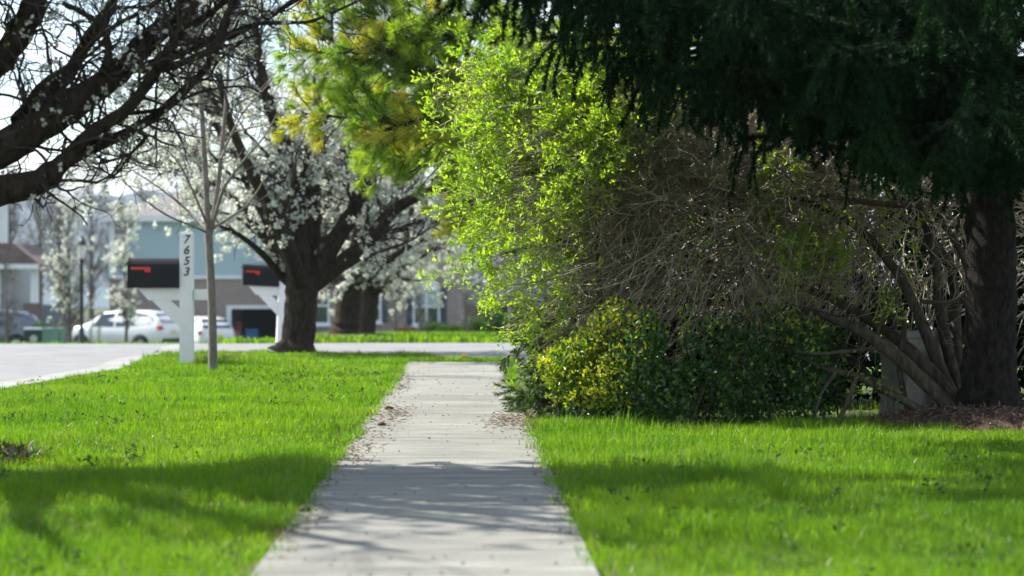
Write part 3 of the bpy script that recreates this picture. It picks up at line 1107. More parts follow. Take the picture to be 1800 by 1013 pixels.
GEN = lambda cx, by, s: [
    ([(cx - 20 * s, by - 130 * s, 0), (cx - 60 * s, by - 230 * s, -.5), (cx - 95 * s, by - 340 * s, -.8), (cx - 120 * s, by - 470 * s, -1)], [.2, .16, .12, .08, .04]),
    ([(cx, by - 140 * s, .3), (cx - 5 * s, by - 250 * s, .6), (cx + 10 * s, by - 380 * s, .8), (cx + 10 * s, by - 520 * s, .9)], [.22, .18, .14, .09, .04]),
    ([(cx + 25 * s, by - 130 * s, 0), (cx + 70 * s, by - 220 * s, .2), (cx + 115 * s, by - 330 * s, .4), (cx + 150 * s, by - 450 * s, .5)], [.2, .16, .12, .08, .04]),
    ([(cx + 30 * s, by - 110 * s, -.4), (cx + 90 * s, by - 165 * s, -1), (cx + 160 * s, by - 205 * s, -1.4), (cx + 230 * s, by - 230 * s, -1.6)], [.17, .13, .1, .06, .03]),
    ([(cx - 30 * s, by - 115 * s, .4), (cx - 90 * s, by - 170 * s, 1), (cx - 150 * s, by - 215 * s, 1.4), (cx - 210 * s, by - 250 * s, 1.6)], [.17, .12, .09, .06, .03]),
    ([(cx, by - 130 * s, -1.0), (cx + 20 * s, by - 240 * s, -1.8), (cx + 40 * s, by - 360 * s, -2.3)], [.18, .13, .1, .04]),
]
pear(607, 50.0, 590, 1, "thick trunked blossoming tree in dark mulch beyond the cross drive, left of its thinner neighbour", GEN(612, 588, .8), 4200, 4, trunk_r=(.36, .29, .275, .265, .26), fork_h=1.2, lean=.02, fr=.06, fs=.032)
pear(643, 60.0, 589, 1, "slimmer blossoming tree right behind the thick trunk beyond the cross drive", GEN(648, 588, .72) + [
    ([(672, 505, 0), (700, 470, .2), (745, 445, .4), (800, 420, .5)], [.15, .12, .09, .06, .03]),
    ([(668, 490, 1), (705, 430, 2), (750, 390, 2.5), (800, 360, 3)], [.15, .12, .09, .06, .03]),
    ([(680, 480, 2), (720, 440, 3.5), (770, 420, 4.5)], [.10, .08, .05, .03])], 4800, 5, trunk_r=(.3, .25, .24, .23, .23), fork_h=1.3, lean=.05, fr=.07, fs=.036)
# mulch ring under the two pears beyond the drive
for cx, cy, rx, ry in ((P(615, 590, 50)[0], 50.2, 1.3, 1.2),):
    a = np.linspace(0, 2 * math.pi, 24, endpoint=False)
    V = [(cx, cy, float(gz(cx, cy)) + .16)]
    for r_, h_ in ((.5, .13), (.85, .06), (1.0, -.01)):
        for t in a:
            x_, y_ = cx + rx * r_ * math.cos(t), cy + ry * r_ * math.sin(t)
            V.append((x_, y_, float(gz(x_, y_)) + h_ + random.uniform(-.01, .01)))
    F3 = [[0, 1 + i, 1 + (i + 1) % 24] for i in range(24)]
    F4 = [[1 + k * 24 + i, 1 + (k + 1) * 24 + i, 1 + (k + 1) * 24 + (i + 1) % 24, 1 + k * 24 + (i + 1) % 24] for k in range(2) for i in range(24)]
    m_ = MB()
    m_.add(V, F4)
    m_.f.append(np.array(F3))
    tag(m_.build("mulch_ground", M_mulch, smooth=True), kind="structure")

# young bare tree staked in the lawn
d = 27.9
x0 = (374 - 900) / FPX * d
root = thing("young_tree", "slender bare young tree with pale trunk in the lawn in front of the numbered post", "tree", (x0, d, 0))
mb = MB()
o = np.array([x0, d, 0])
pm = d / FPX
q = lambda *pts: [P(a_, b_, d + c_) - o for a_, b_, c_ in pts]
limb(mb, q((374, 660, 0), (374, 640, 0), (373, 560, 0), (370, 480, 0), (366, 405, 0)), [10 * pm, 8 * pm, 7.6 * pm, 7.2 * pm, 7 * pm], 20, 12, .02)
PL, RL = [], []
for pts, rad in (
    (q((366, 415, 0), (363, 350, 0), (359, 270, 0), (354, 190, 0), (349, 100, 0), (345, -20, 0)), [6, 5.6, 5, 4.3, 3.4, 2]),
    (q((369, 412, 0), (380, 350, .1), (389, 270, .1), (396, 190, .2), (402, 100, .2), (410, -20, .2)), [5.2, 4.6, 4, 3.2, 2.4, 1.2]),
    (q((371, 405, 0), (388, 345, -.2), (400, 320, -.3), (430, 280, -.4), (465, 240, -.5), (490, 195, -.5)), [3.4, 3, 2.4, 2, 1.5, 1]),
    (q((372, 402, 0), (400, 385, .2), (430, 365, .3), (450, 340, .3), (463, 317, .3)), [2.8, 2.4, 2, 1.6, 1]),
    (q((367, 410, 0), (335, 396, -.2), (300, 382, -.3), (265, 360, -.4), (235, 335, -.5), (205, 310, -.5)), [2.4, 2, 1.8, 1.5, 1.2, .8]),
    (q((365, 405, 0), (335, 375, .3), (300, 345, .4), (265, 320, .5), (225, 295, .5)), [2.8, 2.4, 2, 1.6, 1]),
    (q((364, 395, 0), (345, 350, -.3), (322, 300, -.4), (300, 270, -.5), (272, 248, -.5)), [2.6, 2.2, 1.8, 1.4, .8]),
    (q((364, 330, 0), (350, 300, .2), (342, 275, .3), (300, 225, .3)), [2, 1.6, 1.2, .8]),
    (q((388, 280, 0), (405, 240, .2), (430, 195, .3), (470, 150, .3), (495, 110, .3)), [2.4, 2, 1.6, 1.2, .8]),
    (q((394, 205, .2), (420, 180, .2), (450, 165, .2), (480, 130, .2)), [1.8, 1.5, 1.1, .7]),
    (q((412, 232, .2), (440, 225, .2), (480, 216, .2), (530, 197, .2)), [1.8, 1.5, 1.1, .7]),
):
    p_, r_ = limb(mb, pts, [k_ * pm for k_ in rad], 16, 7, .03)
    PL.append(p_)
    RL.append(r_)
PL, RL = np.array(PL), np.array(RL)
t1, r1 = sprout(PL, RL, 60, (.15, .5), 6, (25, 50), .1, .15, .5, .4, .0028, .2, .006)
V, F = tubes(t1, r1, 4)
mb.add(V, F)
mb.build("trunk", M_young_bark, root, smooth=True)
# dry weeds at its foot
mb = MB()
n = 900
x = rng.normal(P(378, 636, 32)[0], .22, n)
y = rng.normal(32.0, .35, n)
V, F1, F2 = blades(x, y, rng.uniform(.05, .14, n), rng.uniform(.008, .016, n), lean=.9)
mb.add(V, F1)
mb.f.append(F2)
tag(mb.build("dead_weeds", M_brown_n), "patch of dead brown weeds between the numbered post and the young tree", "weeds", kind="stuff")

# ------------------------------------------------------------------ mailboxes
def text_mesh(s, size, mat, name, parent, loc, shear=.25):
    cu = bpy.data.curves.new("digits_curve", 'FONT')
    cu.body = s
    cu.size = size
    cu.shear = shear
    cu.align_x = 'CENTER'
    cu.align_y = 'CENTER'
    cu.extrude = 0.003
    cu.offset = size * 0.012
    cu.space_line = 0.9
    t = bpy.data.objects.new("digits_tmp", cu)
    COL.objects.link(t)
    dg = bpy.context.evaluated_depsgraph_get()
    me = bpy.data.meshes.new_from_object(t.evaluated_get(dg))
    COL.objects.unlink(t)
    bpy.data.objects.remove(t)
    o = bpy.data.objects.new(name, me)
    me.materials.clear()
    me.materials.append(mat)
    COL.objects.link(o)
    o.parent = parent
    o.location = loc
    o.rotation_euler = (R(90), 0, 0)
    return o


def mailbox(label, px, py, d, digits, rz=0.0, ry=0.0):
    s = 31.0 / FPX                                   # metres per photo pixel at the first post
    x = (px - 900) / FPX * d
    z = CAM_H + (500 - py) / FPX * d
    root = thing("mailbox", label, "mailbox", (x, d, z), rz, "mailboxes on white posts")
    root.rotation_euler = (0, ry, rz)
    pw = 23 * s
    mb = MB()
    H = 240 * s
    mb.box((0, 0, H * .5 - .05 - 5 * s), (pw, pw, H - 10 * s + .1))
    mb.box((0, 0, H - 6 * s - .05 + .0), (pw * .9, pw * .9, 4 * s))
    mb.box((0, 0, H - 2 * s - .05), (pw, pw, 5 * s), 0, .8)
    post = mb.build("post", M_white, root)
    mb = MB()
    X = lambda a_: (a_ - 328.5) * s
    Zz = lambda b_: (640 - b_) * s
    mb.prism([(X(244), Zz(507)), (X(316.8), Zz(507)), (X(316.8), Zz(527)), (X(262), Zz(527))], -pw * .32, pw * .32)
    mb.box((X(353), 0, Zz(517)), (24 * s, pw * .55, 19 * s))
    mb.build("arm", M_white, root)
    mb = MB()
    mb.prism([(X(268), Zz(527.3)), (X(300), Zz(527.3)), (X(316.8), Zz(544)), (X(316.8), Zz(575))], -pw * .28, pw * .28)
    mb.build("brace", M_white, root)
    # box: dome section, long axis across the view
    hw = .125
    prof = [(-hw, 0)] + [(-hw * math.cos(t), .25 * .78 + (52 * s - .25 * .78) * math.sin(t)) for t in np.linspace(0, math.pi, 11)] + [(hw, 0)]
    mb = MB()
    mb.prism([(a_, b_ + Zz(505)) for a_, b_ in prof], X(230), X(316), axis='x')
    body = mb.build("box", M_black, root)
    mb = MB()
    mb.prism([(a_ * 1.04, b_ * 1.02 - .003 + Zz(505)) for a_, b_ in prof], X(226.5), X(229.8), axis='x')
    dr = mb.build("door", M_black, body)
    MB().box((X(224.5), 0, Zz(462)), (3 * s, .03, 5 * s)).build("handle", M_black, dr)
    mb = MB()
    mb.box((X(250), -hw - .012, Zz(471)), (34 * s, .008, 4.5 * s))
    mb.box((X(262), -hw - .012, Zz(475.5)), (10 * s, .009, 4.4 * s))
    mb.build("flag", M_red, body)
    text_mesh("\n".join(digits), 21 * s, M_digit, "house_number", post, (0, -pw / 2 - .003, Zz(449)))
    return root


mailbox("black mailbox on the tall white post numbered 7653", 328.5, 641, 31.0, "7653")
mailbox("smaller tilted black mailbox on a white post half hidden by the big tree trunk", 494, 601, 43.3, "7673", R(12), R(2.5))

# ------------------------------------------------------------------ spruce on the right
d = 17.85
sx = (1741 - 900) / FPX * d
sp = np.array([sx, d, 0.0])
root = thing("spruce_tree", "big dark spruce in a mulch bed with drooping boughs over the right of the view", "tree", tuple(sp))
mb = MB()
pts = [(0, 0, -.05), (0, 0, .08), (-.01, 0, .3), (0, 0, .9), (.0, 0, 2.0), (.02, 0, 5), (0, 0, 11)]
pp, rr_ = resample(pts, [.36, .265, .205, .192, .18, .14, .03], 60)
V, F = tubes(pp[None], (rr_ * (1 + .03 * rng.normal(size=60)))[None], 20)
V = V + rng.normal(size=V.shape) * .009
mb.add(V, F)
BR, BRr = [], []
for h0 in np.arange(2.15, 10.8, 0.27):
    nb = 8 if h0 < 4 else 6
    L0 = 3.9 * (1 - (h0 - 1.5) / 10.2) ** 0.8 + .3
    a0 = rng.uniform(0, 2 * math.pi)
    for k in range(nb):
        an = a0 + k * 2 * math.pi / nb + rng.normal(0, .15)
        ln = L0 * rng.uniform(.8, 1.08)
        if h0 < 3.0 and math.cos(an) < .35:
            ln = min(ln, 1.9)
        if h0 < 4.6 and math.sin(an) > -.25 and math.cos(an) < .3:
            ln = min(ln, 1.3)
        dr = np.array([math.cos(an), math.sin(an), 0])
        sag = rng.uniform(.05, .14)
        p = [dr * ln * t + np.array([0, 0, h0 + ln * (-sag * math.sin(t * 2.2) * 1.1 + .10 * t * t)]) for t in (0, .25, .5, .75, 1)]
        q_, r_ = resample(p, [.04, .03, .022, .014, .006], 10)
        BR.append(q_)
        BRr.append(r_ * (1 if h0 < 6 else .7))
# boughs reaching out to the left over the lawn, as in the photograph
for q_ in range(95):
    px = rng.uniform(790, 1800)
    edge_ = np.interp(px, [790, 850, 950, 1050, 1150, 1250, 1300, 1400, 1480, 1560, 1640, 1700, 1800], [-10, 80, 165, 205, 255, 290, 330, 290, 320, 360, 385, 360, 430])
    edge_ += 55 * (vnoise(np.array([px / 60.0]), np.array([3.3]), 1.0, 51)[0] - .62)
    dd = rng.uniform(12.6, 16.8)
    hang = rng.uniform(85, 130) * 14 / dd
    tip = P(px, edge_ - hang - 330 * rng.random() ** 1.5, dd) - sp
    hz_ = max(2.25, tip[2] + rng.uniform(.02, .35))
    a_ = np.array([0, 0, hz_])
    sag = rng.uniform(0, .05)
    p = [a_ + (tip - a_) * t + np.array([0, 0, sag * math.sin(t * math.pi)]) for t in (0, .35, .7, 1)]
    q1_, r_ = resample(p, [.035, .026, .016, .006], 10)
    BR.append(q1_)
    BRr.append(r_)
BR, BRr = np.array(BR), np.array(BRr)
V, F = tubes(BR, BRr, 6)
mb.add(V, F)
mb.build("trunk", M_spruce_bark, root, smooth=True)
low = BR[:, :, 2].min(1) < 3.6
# drooping branchlets
fr_ = low & (BR[:, -1, 1] < 1.0)
cu, cur = sprout(BR[fr_], BRr[fr_], 3000, (.14, .44), 6, (60, 90), .09, -1.3, .4, .4, .003, .10, .006)
h1, hr1 = sprout(BR[fr_], BRr[fr_], 2000, (.12, .34), 6, (45, 80), .10, -.55, .4, .4, .003, .12, .006)
h2, hr2 = sprout(np.concatenate([h1, cu]), np.concatenate([hr1, cur]), 5000, (.06, .18), 4, (35, 60), .08, -.2, .7, .5, .002, .1, .004)
hb, hbr = sprout(BR[low], BRr[low], 1500, (.15, .4), 5, (40, 60), .08, -.15, .4, .4, .003, .1, .006)
up1, ur1 = sprout(BR[~low], BRr[~low], 1500, (.35, .8), 4, (40, 70), .1, -.35, .4, .4, .003, .15, .006)
mb = MB()
for a_, b_ in ((cu, cur), (h1, hr1), (h2, hr2), (hb, hbr), (up1, ur1)):
    V, F = tubes(a_, b_, 3)
    mb.add(V, F)
mb.build("branchlets", M_spruce_bark, root)


def clothe(mb, PP, per_m, nl, nw, ang=55):
    """needles set round every branchlet"""
    Ls = np.linalg.norm(np.diff(PP, axis=1), axis=2).sum(1)
    n = int(Ls.sum() * per_m)
    T, K, _ = PP.shape
    idx = rng.choice(T, n, p=Ls / Ls.sum())
    t = rng.random(n) * (K - 1)
    i = np.minimum(t.astype(int), K - 2)
    f = (t - i)[:, None]
    pos = PP[idx, i] * (1 - f) + PP[idx, i + 1] * f
    tan = unit(PP[idx, i + 1] - PP[idx, i])
    perp = unit(np.cross(tan, rnd_dir(n)))
    an = np.radians(rng.uniform(ang - 20, ang + 15, n))[:, None]
    D = tan * np.cos(an) + perp * np.sin(an)
    V, F = needles(pos, D, rng.uniform(.8, 1.25, n) * nl, nw)
    mb.add(V, F)


mb = MB()
clothe(mb, cu, 1000, .034, .0040)
clothe(mb, h1, 700, .034, .0040)
clothe(mb, h2, 560, .030, .0040)
clothe(mb, hb, 280, .030, .0032)
clothe(mb, BR[low], 900, .042, .0038)
clothe(mb, up1, 160, .07, .012)
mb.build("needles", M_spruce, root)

# mulch bed at its foot
a = np.linspace(0, 2 * math.pi, 40, endpoint=False)
V = [(MULCH_C[0], MULCH_C[1], .13)]
for r_, h_ in ((.35, .12), (.65, .075), (.88, .03), (1.02, -.03)):
    for t in a:
        k_ = 1 + .06 * math.sin(3 * t + 1) + .04 * math.sin(7 * t)
        V.append((MULCH_C[0] + .98 * r_ * k_ * math.cos(t), MULCH_C[1] + .78 * r_ * k_ * math.sin(t), h_ + random.uniform(-.008, .008)))
F3 = np.array([[0, 1 + i, 1 + (i + 1) % 40] for i in range(40)])
F4 = [[1 + k * 40 + i, 1 + (k + 1) * 40 + i, 1 + (k + 1) * 40 + (i + 1) % 40, 1 + k * 40 + (i + 1) % 40] for k in range(3) for i in range(40)]
m_ = MB()
m_.add(V, F4)
m_.f.append(F3)
tag(m_.build("mulch_ground", M_mulch, smooth=True), kind="structure")
n = 4200
r_ = np.sqrt(rng.random(n)) * 1.03
t = rng.uniform(0, 2 * math.pi, n)
C = np.stack([MULCH_C[0] + .98 * r_ * np.cos(t), MULCH_C[1] + .78 * r_ * np.sin(t), np.interp(r_, [0, .35, .65, .88, 1.03], [.13, .12, .075, .03, 0]) + rng.uniform(0, .02, n)], 1)
D = rnd_dir(n)
D[:, 2] *= .5
V, F = leaves(C, D, rnd_dir(n, 1), rng.uniform(.02, .06, n), rng.uniform(.008, .02, n), .3)
tag(MB().add(V, F).build("bark_chips", M_chip), "reddish brown bark chips heaped round the spruce trunk", "mulch", kind="stuff")

# ------------------------------------------------------------------ the big arching shrub
rootp = P(1685, 740, 18.15)
rootp[2] = 0.0
root = thing("arching_shrub", "huge arching thicket of brown twigs with bright young leaves right of the sidewalk", "shrub", tuple(rootp))
ELL = [((1.15, 19.5, 1.55), (1.45, 1.75, 1.40)), ((0.62, 19.2, 2.02), (.90, 1.35, .92)), ((0.62, 19.3, 1.05), (.50, 1.0, .9)), ((2.0, 19.4, 1.7), (1.1, 1.4, 1.2)), ((2.7, 19.5, 1.6), (1.1, 1.2, 1.3)), ((4.2, 19.6, 1.4), (1.0, 1.0, 1.2)), ((.02, 19.3, 2.48), (.55, .8, .42)), ((.5, 19.2, 2.62), (.65, .8, .45))]


def ell_points(n, ells, shell=(.75, 1.0), wts=None):
    k = rng.choice(len(ells), n, p=wts)
    c = np.array([e[0] for e in ells])[k]
    r = np.array([e[1] for e in ells])[k]
    dn = rnd_dir(n)
    s = rng.uniform(shell[0] ** 3, shell[1] ** 3, n)[:, None] ** (1 / 3)
    return c + dn * r * s, dn, c, r


mb = MB()
SL, SR = [], []
st = lambda *pts: [P(a_, b_, dd) - rootp for a_, b_, dd in pts]
STEMS = [
    (st((1690, 745, 18.0), (1655, 700, 17.9), (1590, 640, 17.9), (1530, 592, 18.0), (1470, 562, 18.2), (1390, 540, 18.6)), [13, 13, 12, 11, 9, 6]),
    (st((1700, 745, 18.0), (1668, 690, 18.1), (1610, 625, 18.2), (1540, 570, 18.5), (1450, 520, 18.8), (1330, 480, 19.0)), [12, 12, 11, 9, 7, 5]),
    (st((1655, 745, 17.9), (1610, 716, 17.8), (1560, 690, 17.8), (1505, 662, 17.8), (1450, 648, 17.9), (1410, 628, 18.0)), [9, 8, 7, 6, 4, 3]),
    (st((1695, 740, 18.2), (1650, 640, 18.3), (1610, 545, 18.4), (1570, 470, 18.6), (1480, 380, 18.8), (1330, 330, 18.8)), [12, 11, 10, 9, 7, 5]),
    (st((1700, 740, 18.3), (1672, 640, 18.5), (1652, 540, 18.7), (1640, 440, 18.9), (1590, 300, 19.2), (1500, 180, 19.4)), [12, 11, 10, 9, 7, 5]),
    (st((1700, 740, 18.3), (1680, 600, 18.9), (1660, 450, 19.2), (1500, 330, 19.4), (1250, 210, 19.4), (1050, 160, 19.3), (900, 180, 19.0)), [12, 11, 10, 9, 7, 5, 3]),
    (st((1690, 740, 18.5), (1600, 600, 19.0), (1450, 440, 19.3), (1250, 330, 19.2), (1050, 290, 19.0), (900, 310, 18.8)), [12, 10, 9, 8, 6, 4]),
    (st((1690, 740, 18.5), (1560, 620, 19.2), (1380, 520, 19.4), (1180, 440, 19.2), (1000, 420, 19.0), (880, 450, 18.9)), [11, 10, 8, 7, 5, 3]),
    (st((1600, 745, 18.8), (1480, 620, 19.3), (1300, 540, 19.4), (1120, 530, 19.2), (980, 560, 19.0)), [9, 8, 7, 5, 3]),
    (st((1330, 745, 18.6), (1320, 600, 18.5), (1305, 480, 18.4), (1280, 350, 18.6)), [6, 6, 5, 3]),
    (st((1080, 740, 18.6), (1062, 600, 18.5), (1052, 480, 18.5), (1045, 350, 18.7)), [7, 6, 5, 3]),
    (st((1505, 665, 17.8), (1492, 700, 17.75), (1475, 740, 17.7)), [5, 5, 4]),
    (st((1540, 612, 17.95), (1490, 618, 17.8), (1440, 622, 17.7), (1400, 618, 17.6)), [4, 4, 3, 2]),
    (st((1470, 655, 17.85), (1445, 690, 17.8), (1430, 735, 17.75)), [4, 3, 2.5]),
    (st((1540, 590, 18.0), (1560, 545, 17.9), (1565, 515, 17.85)), [3.5, 3, 2]),
    (st((1600, 740, 18.1), (1580, 640, 18.2), (1590, 560, 18.2), (1560, 500, 18.3)), [6, 5, 4, 3]),
    (st((1740, 740, 18.6), (1720, 600, 18.7), (1700, 470, 18.8), (1650, 380, 19)), [9, 8, 7, 5]),
    (st((1400, 335, 18.3), (1460, 345, 18.2), (1520, 355, 18.2), (1600, 362, 18.5)), [4, 5, 6, 6]),
    (st((1620, 530, 18.2), (1660, 532, 18.0), (1700, 530, 17.95)), [4, 4, 4]),
]
for pts, rad in STEMS:
    p_, r_ = limb(mb, pts, [k_ * 18 / FPX for k_ in rad], 20, 8, .05)
    SL.append(p_)
    SR.append(r_)
mb.build("stems", M_shrub_stem, root, smooth=True)
SL, SR = np.array(SL), np.array(SR)
# arching twigs: from inside the dome out to its surface, tips sweeping outwards and down
n = 3300
S_, dn, c, r = ell_points(n, ELL, (.80, 1.04), [.25, .19, .09, .18, .12, .08, .05, .04])
front = rng.random(n) < .84
dn2 = dn.copy()
dn2[:, 1] = np.where(front, -np.abs(dn[:, 1]), dn[:, 1])
S_ = c + dn2 * r * (np.linalg.norm((S_ - c) / r, axis=1)[:, None])
I_ = c + (S_ - c) * rng.uniform(.25, .6, (n, 1)) + np.array([.35, .1, .05]) + rng.normal(size=(n, 3)) * .15
sweep = np.array([-.55, -.15, -.05])
T1 = I_ + (S_ - I_) * .5 + np.array([0, 0, .10]) + rng.normal(size=(n, 3)) * .06
tipd = unit((S_ - I_) * .7 + sweep * rng.uniform(0, 1, (n, 1)) + rng.normal(size=(n, 3)) * .28 + np.array([0, 0, -.12]))
E_ = S_ + tipd * rng.uniform(.08, .32, (n, 1))
ctrl = np.stack([I_, T1, S_, E_], 1)
K = 9
tt = np.linspace(0, 3, K)
out = []
for t in tt:
    i = min(int(t), 2)
    f = t - i
    p0, p1, p2, p3 = ctrl[:, max(i - 1, 0)], ctrl[:, i], ctrl[:, i + 1], ctrl[:, min(i + 2, 3)]
    out.append(.5 * (2 * p1 + (p2 - p0) * f + (2 * p0 - 5 * p1 + 4 * p2 - p3) * f * f + (3 * p1 - p0 - 3 * p2 + p3) * f ** 3))
TW = np.stack(out, 1) + rng.normal(size=(n, K, 3)) * .012
keep = (TW[:, :, 2].min(1) > .25)
TW = TW[keep] - rootp
TR = rng.uniform(.0028, .0070, (len(TW), 1)) * np.linspace(1.15, .45, K)[None]
TW2, TR2 = sprout(TW, TR, 4800, (.10, .42), 6, (20, 60), .15, -.03, .7, .45, .0020, .2, .004)
TW3, TR3 = sprout(TW2, TR2, 2600, (.06, .2), 4, (25, 60), .16, 0, .8, .5, .0015, .2, .003)
mb = MB()
for a_, b_, s_ in ((TW, TR, 4), (TW2, TR2, 3), (TW3, TR3, 3)):
    V, F = tubes(a_, b_, s_)
    mb.add(V, F)
mb.build("twigs", M_shrub_twig, root)
# leaves: thick on the sunny left flank and the top, thinning out to bare twigs on the right
mb = MB()
allp = []
for PP, nn in ((TW, 52000), (TW2, 110000), (TW3, 40000)):
    C, D = along(PP, nn, .45, .012)
    allp.append((C, D))
C = np.concatenate([a_[0] for a_ in allp])
D = np.concatenate([a_[1] for a_ in allp])
Wd = C + rootp
pxx = 900 + Wd[:, 0] / Wd[:, 1] * FPX
pyy = 500 - (Wd[:, 2] - CAM_H) / Wd[:, 1] * FPX
clump = vnoise(Wd[:, 0] * 1.0 + 7, Wd[:, 2] * 1.0 + Wd[:, 1] * .7, 4.5, 21)
clump2 = vnoise(Wd[:, 0] + 17, Wd[:, 2] + Wd[:, 1] * .5, 2.0, 22)
edge = 1005 + 190 * np.clip((330 - pyy) / 200, -0.35, 1.3)
pr = np.clip((edge - pxx) / 230 + .5, 0, 1) * (.25 + .75 * (clump > .42))
pr += .42 * (clump2 > .64) * (clump > .5)
pr += .9 * np.exp(-((pxx - 1470) / 100) ** 2 - ((pyy - 440) / 55) ** 2) * (clump > .5)
front = np.clip((19.6 - Wd[:, 1]) / .8, .12, 1)
k = rng.random(len(C)) < pr * front
C, D = C[k], D[k]
n = len(C)
V, F = leaves(C, D * .7 + rnd_dir(n, .5), rnd_dir(n, .4), rng.uniform(.026, .056, n), rng.uniform(.014, .026, n))
mb.add(V, F)
# sprigs on the low stems at the right
C, D = along(SL[[2, 11, 12, 13, 14, 15]], 420, .3, .05)
n = len(C)
kk = vnoise(C[:, 0] + 30, C[:, 2] + 30, 5, 41) > .55
V, F = leaves(C[kk], rnd_dir(kk.sum(), .5), rnd_dir(kk.sum(), .5), rng.uniform(.03, .055, kk.sum()), rng.uniform(.015, .025, kk.sum()))
mb.add(V, F)
mb.build("leaves", M_shrub, root)

# leafy mounds; first an added dark backdrop that blocks light behind the thicket
def evergreen(name, label, cat, centre, ells, nleaf, size, mat, group=None, stem=None, woody=None):
    root = thing(name, label, cat, centre, 0, group)
    c0 = np.array(centre)
    C, dn, c, r = ell_points(nleaf, ells, (.35, 1.0))
    cl = vnoise(C[:, 0] + 50, C[:, 1] + C[:, 2], 3.0 / max(size * 14, .3), 77)
    k = (cl > .25) & (C[:, 2] > c0[2] + .01)
    C, dn = C[k], dn[k]
    n = len(C)
    V, F = leaves(C - c0, dn * .6 + rnd_dir(n), rnd_dir(n, .3), rng.uniform(.7, 1.3, n) * size, rng.uniform(.4, .6, n) * size)
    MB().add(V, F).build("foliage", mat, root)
    mb = MB()
    for e in ells:
        for q_ in range(3):
            b = np.array([e[0][0], e[0][1], c0[2] - .02]) + np.array([rng.normal(0, .25), rng.normal(0, .25), 0]) * e[1][0]
            tp = np.array(e[0]) + rng.normal(size=3) * np.array(e[1]) * .4
            limb(mb, [b - c0, (b * .5 + tp * .5) - c0 + rng.normal(size=3) * .06, tp - c0], [max(.012, size * .25), size * .2, size * .08], 8, 6, .05)
    mb.build("stem", woody or M_shrub_stem, root)
    return root


evergreen("backdrop_shrub", "dark shaded evergreen behind the twig thicket, middle of the view's right half", "shrub", (1.9, 22.2, 0),
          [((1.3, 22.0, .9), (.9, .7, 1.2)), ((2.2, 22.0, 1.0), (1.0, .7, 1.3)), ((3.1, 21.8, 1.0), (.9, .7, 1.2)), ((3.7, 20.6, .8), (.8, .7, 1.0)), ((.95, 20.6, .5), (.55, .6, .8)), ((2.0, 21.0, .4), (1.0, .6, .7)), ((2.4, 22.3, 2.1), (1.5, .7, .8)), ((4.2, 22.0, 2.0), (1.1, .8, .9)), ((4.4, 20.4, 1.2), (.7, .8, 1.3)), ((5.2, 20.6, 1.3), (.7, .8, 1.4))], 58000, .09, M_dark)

# ------------------------------------------------------------------ glossy low shrub in front of the thicket
ce = (1.1, 18.0, 0.0)
root = thing("euonymus_shrub", "low glossy dark green shrub with yellow new leaves at the foot of the twig thicket", "shrub", ce)
EE = [((.84, 17.8, .52), (.36, .4, .40)), ((.62, 17.95, .34), (.36, .42, .34)), ((.42, 18.0, .40), (.22, .3, .17)), ((.98, 17.9, .36), (.48, .5, .44)), ((1.45, 18.0, .38), (.5, .5, .42)), ((1.95, 18.1, .42), (.48, .45, .46)), ((1.25, 17.6, .22), (.4, .3, .26)), ((2.3, 18.3, .4), (.3, .4, .35))]
C, dn, c, r = ell_points(17000, EE, (.6, 1.04))
cl = vnoise(C[:, 0] + 50, C[:, 1] + C[:, 2] * 1.2, 5.0, 78)
k = (cl > .40) & (C[:, 2] > .02)
C, dn = C[k], dn[k]
yel = rng.random(len(C)) < np.clip((1.02 - C[:, 0]) / .5, .06, .8) * (C[:, 2] > .12) + .35 * (C[:, 2] > .68)
c0 = np.array(ce)
for m_, nm, sel, sz in ((M_euo, "foliage", ~yel, .046), (M_euo_y, "new_leaves", yel, .040)):
    CC, dd = C[sel], dn[sel]
    n = len(CC)
    V, F = leaves(CC - c0, dd * .5 + rnd_dir(n, .6), dd + rnd_dir(n, .6), rng.uniform(.75, 1.3, n) * sz, rng.uniform(.5, .75, n) * sz, .12)
    MB().add(V, F).build(nm, m_, root)
mb = MB()
for q_ in range(60):
    e = EE[rng.integers(len(EE))]
    b = np.array([e[0][0] + rng.normal(0, .12), e[0][1] + rng.normal(0, .1), -.01])
    tp = np.array(e[0]) + rnd_dir(1)[0] * np.array(e[1]) * .95
    tp[2] = abs(tp[2]) + .1
    limb(mb, [b - c0, (b + tp) / 2 - c0 + rng.normal(size=3) * .04, tp - c0], [.006, .005, .003], 7, 5, .05)
mb.build("stems", M_shrub_stem, root)
# low conifer at the sidewalk side of the thicket
ce = np.array([.36, 19.4, 0.0])
root = thing("low_conifer", "scruffy low conifer with brown inner twigs beside the sidewalk edge", "shrub", tuple(ce))
mb = MB()
PLc, RLc = [], []
for q_ in range(70):
    an = rng.uniform(0, 2 * math.pi)
    ln = rng.uniform(.25, .5)
    hh = rng.uniform(.06, .8)
    p = [np.array([rng.normal(0, .012), rng.normal(0, .012), hh * .8]), np.array([math.cos(an) * ln * .5, math.sin(an) * ln * .7, hh + .06]), np.array([math.cos(an) * ln * .95, math.sin(an) * ln * 1.3, hh - .02 - .12 * rng.random()])]
    q1, q2 = limb(mb, p, [.009, .006, .003], 8, 5, .05)
    PLc.append(q1)
    RLc.append(q2)
limb(mb, [(0, 0, -.02), (.02, 0, .4), (0, .05, .9)], [.04, .03, .012], 10, 8)
t1, r1 = sprout(np.array(PLc), np.array(RLc), 800, (.06, .2), 4, (30, 70), .15, -.1, .7, .5, .002, .2, .004)
V, F = tubes(t1, r1, 3)
mb.add(V, F)
mb.build("stem", M_shrub_twig, root)
tipz = np.linalg.norm(t1[:, -1, :2], axis=1)
mb = MB()
clothe(mb, t1[tipz > .14], 620, .045, .003, 40)
mb.build("needles", M_juniper, root)
mb = MB()
clothe(mb, t1[tipz <= .22], 300, .035, .002, 50)
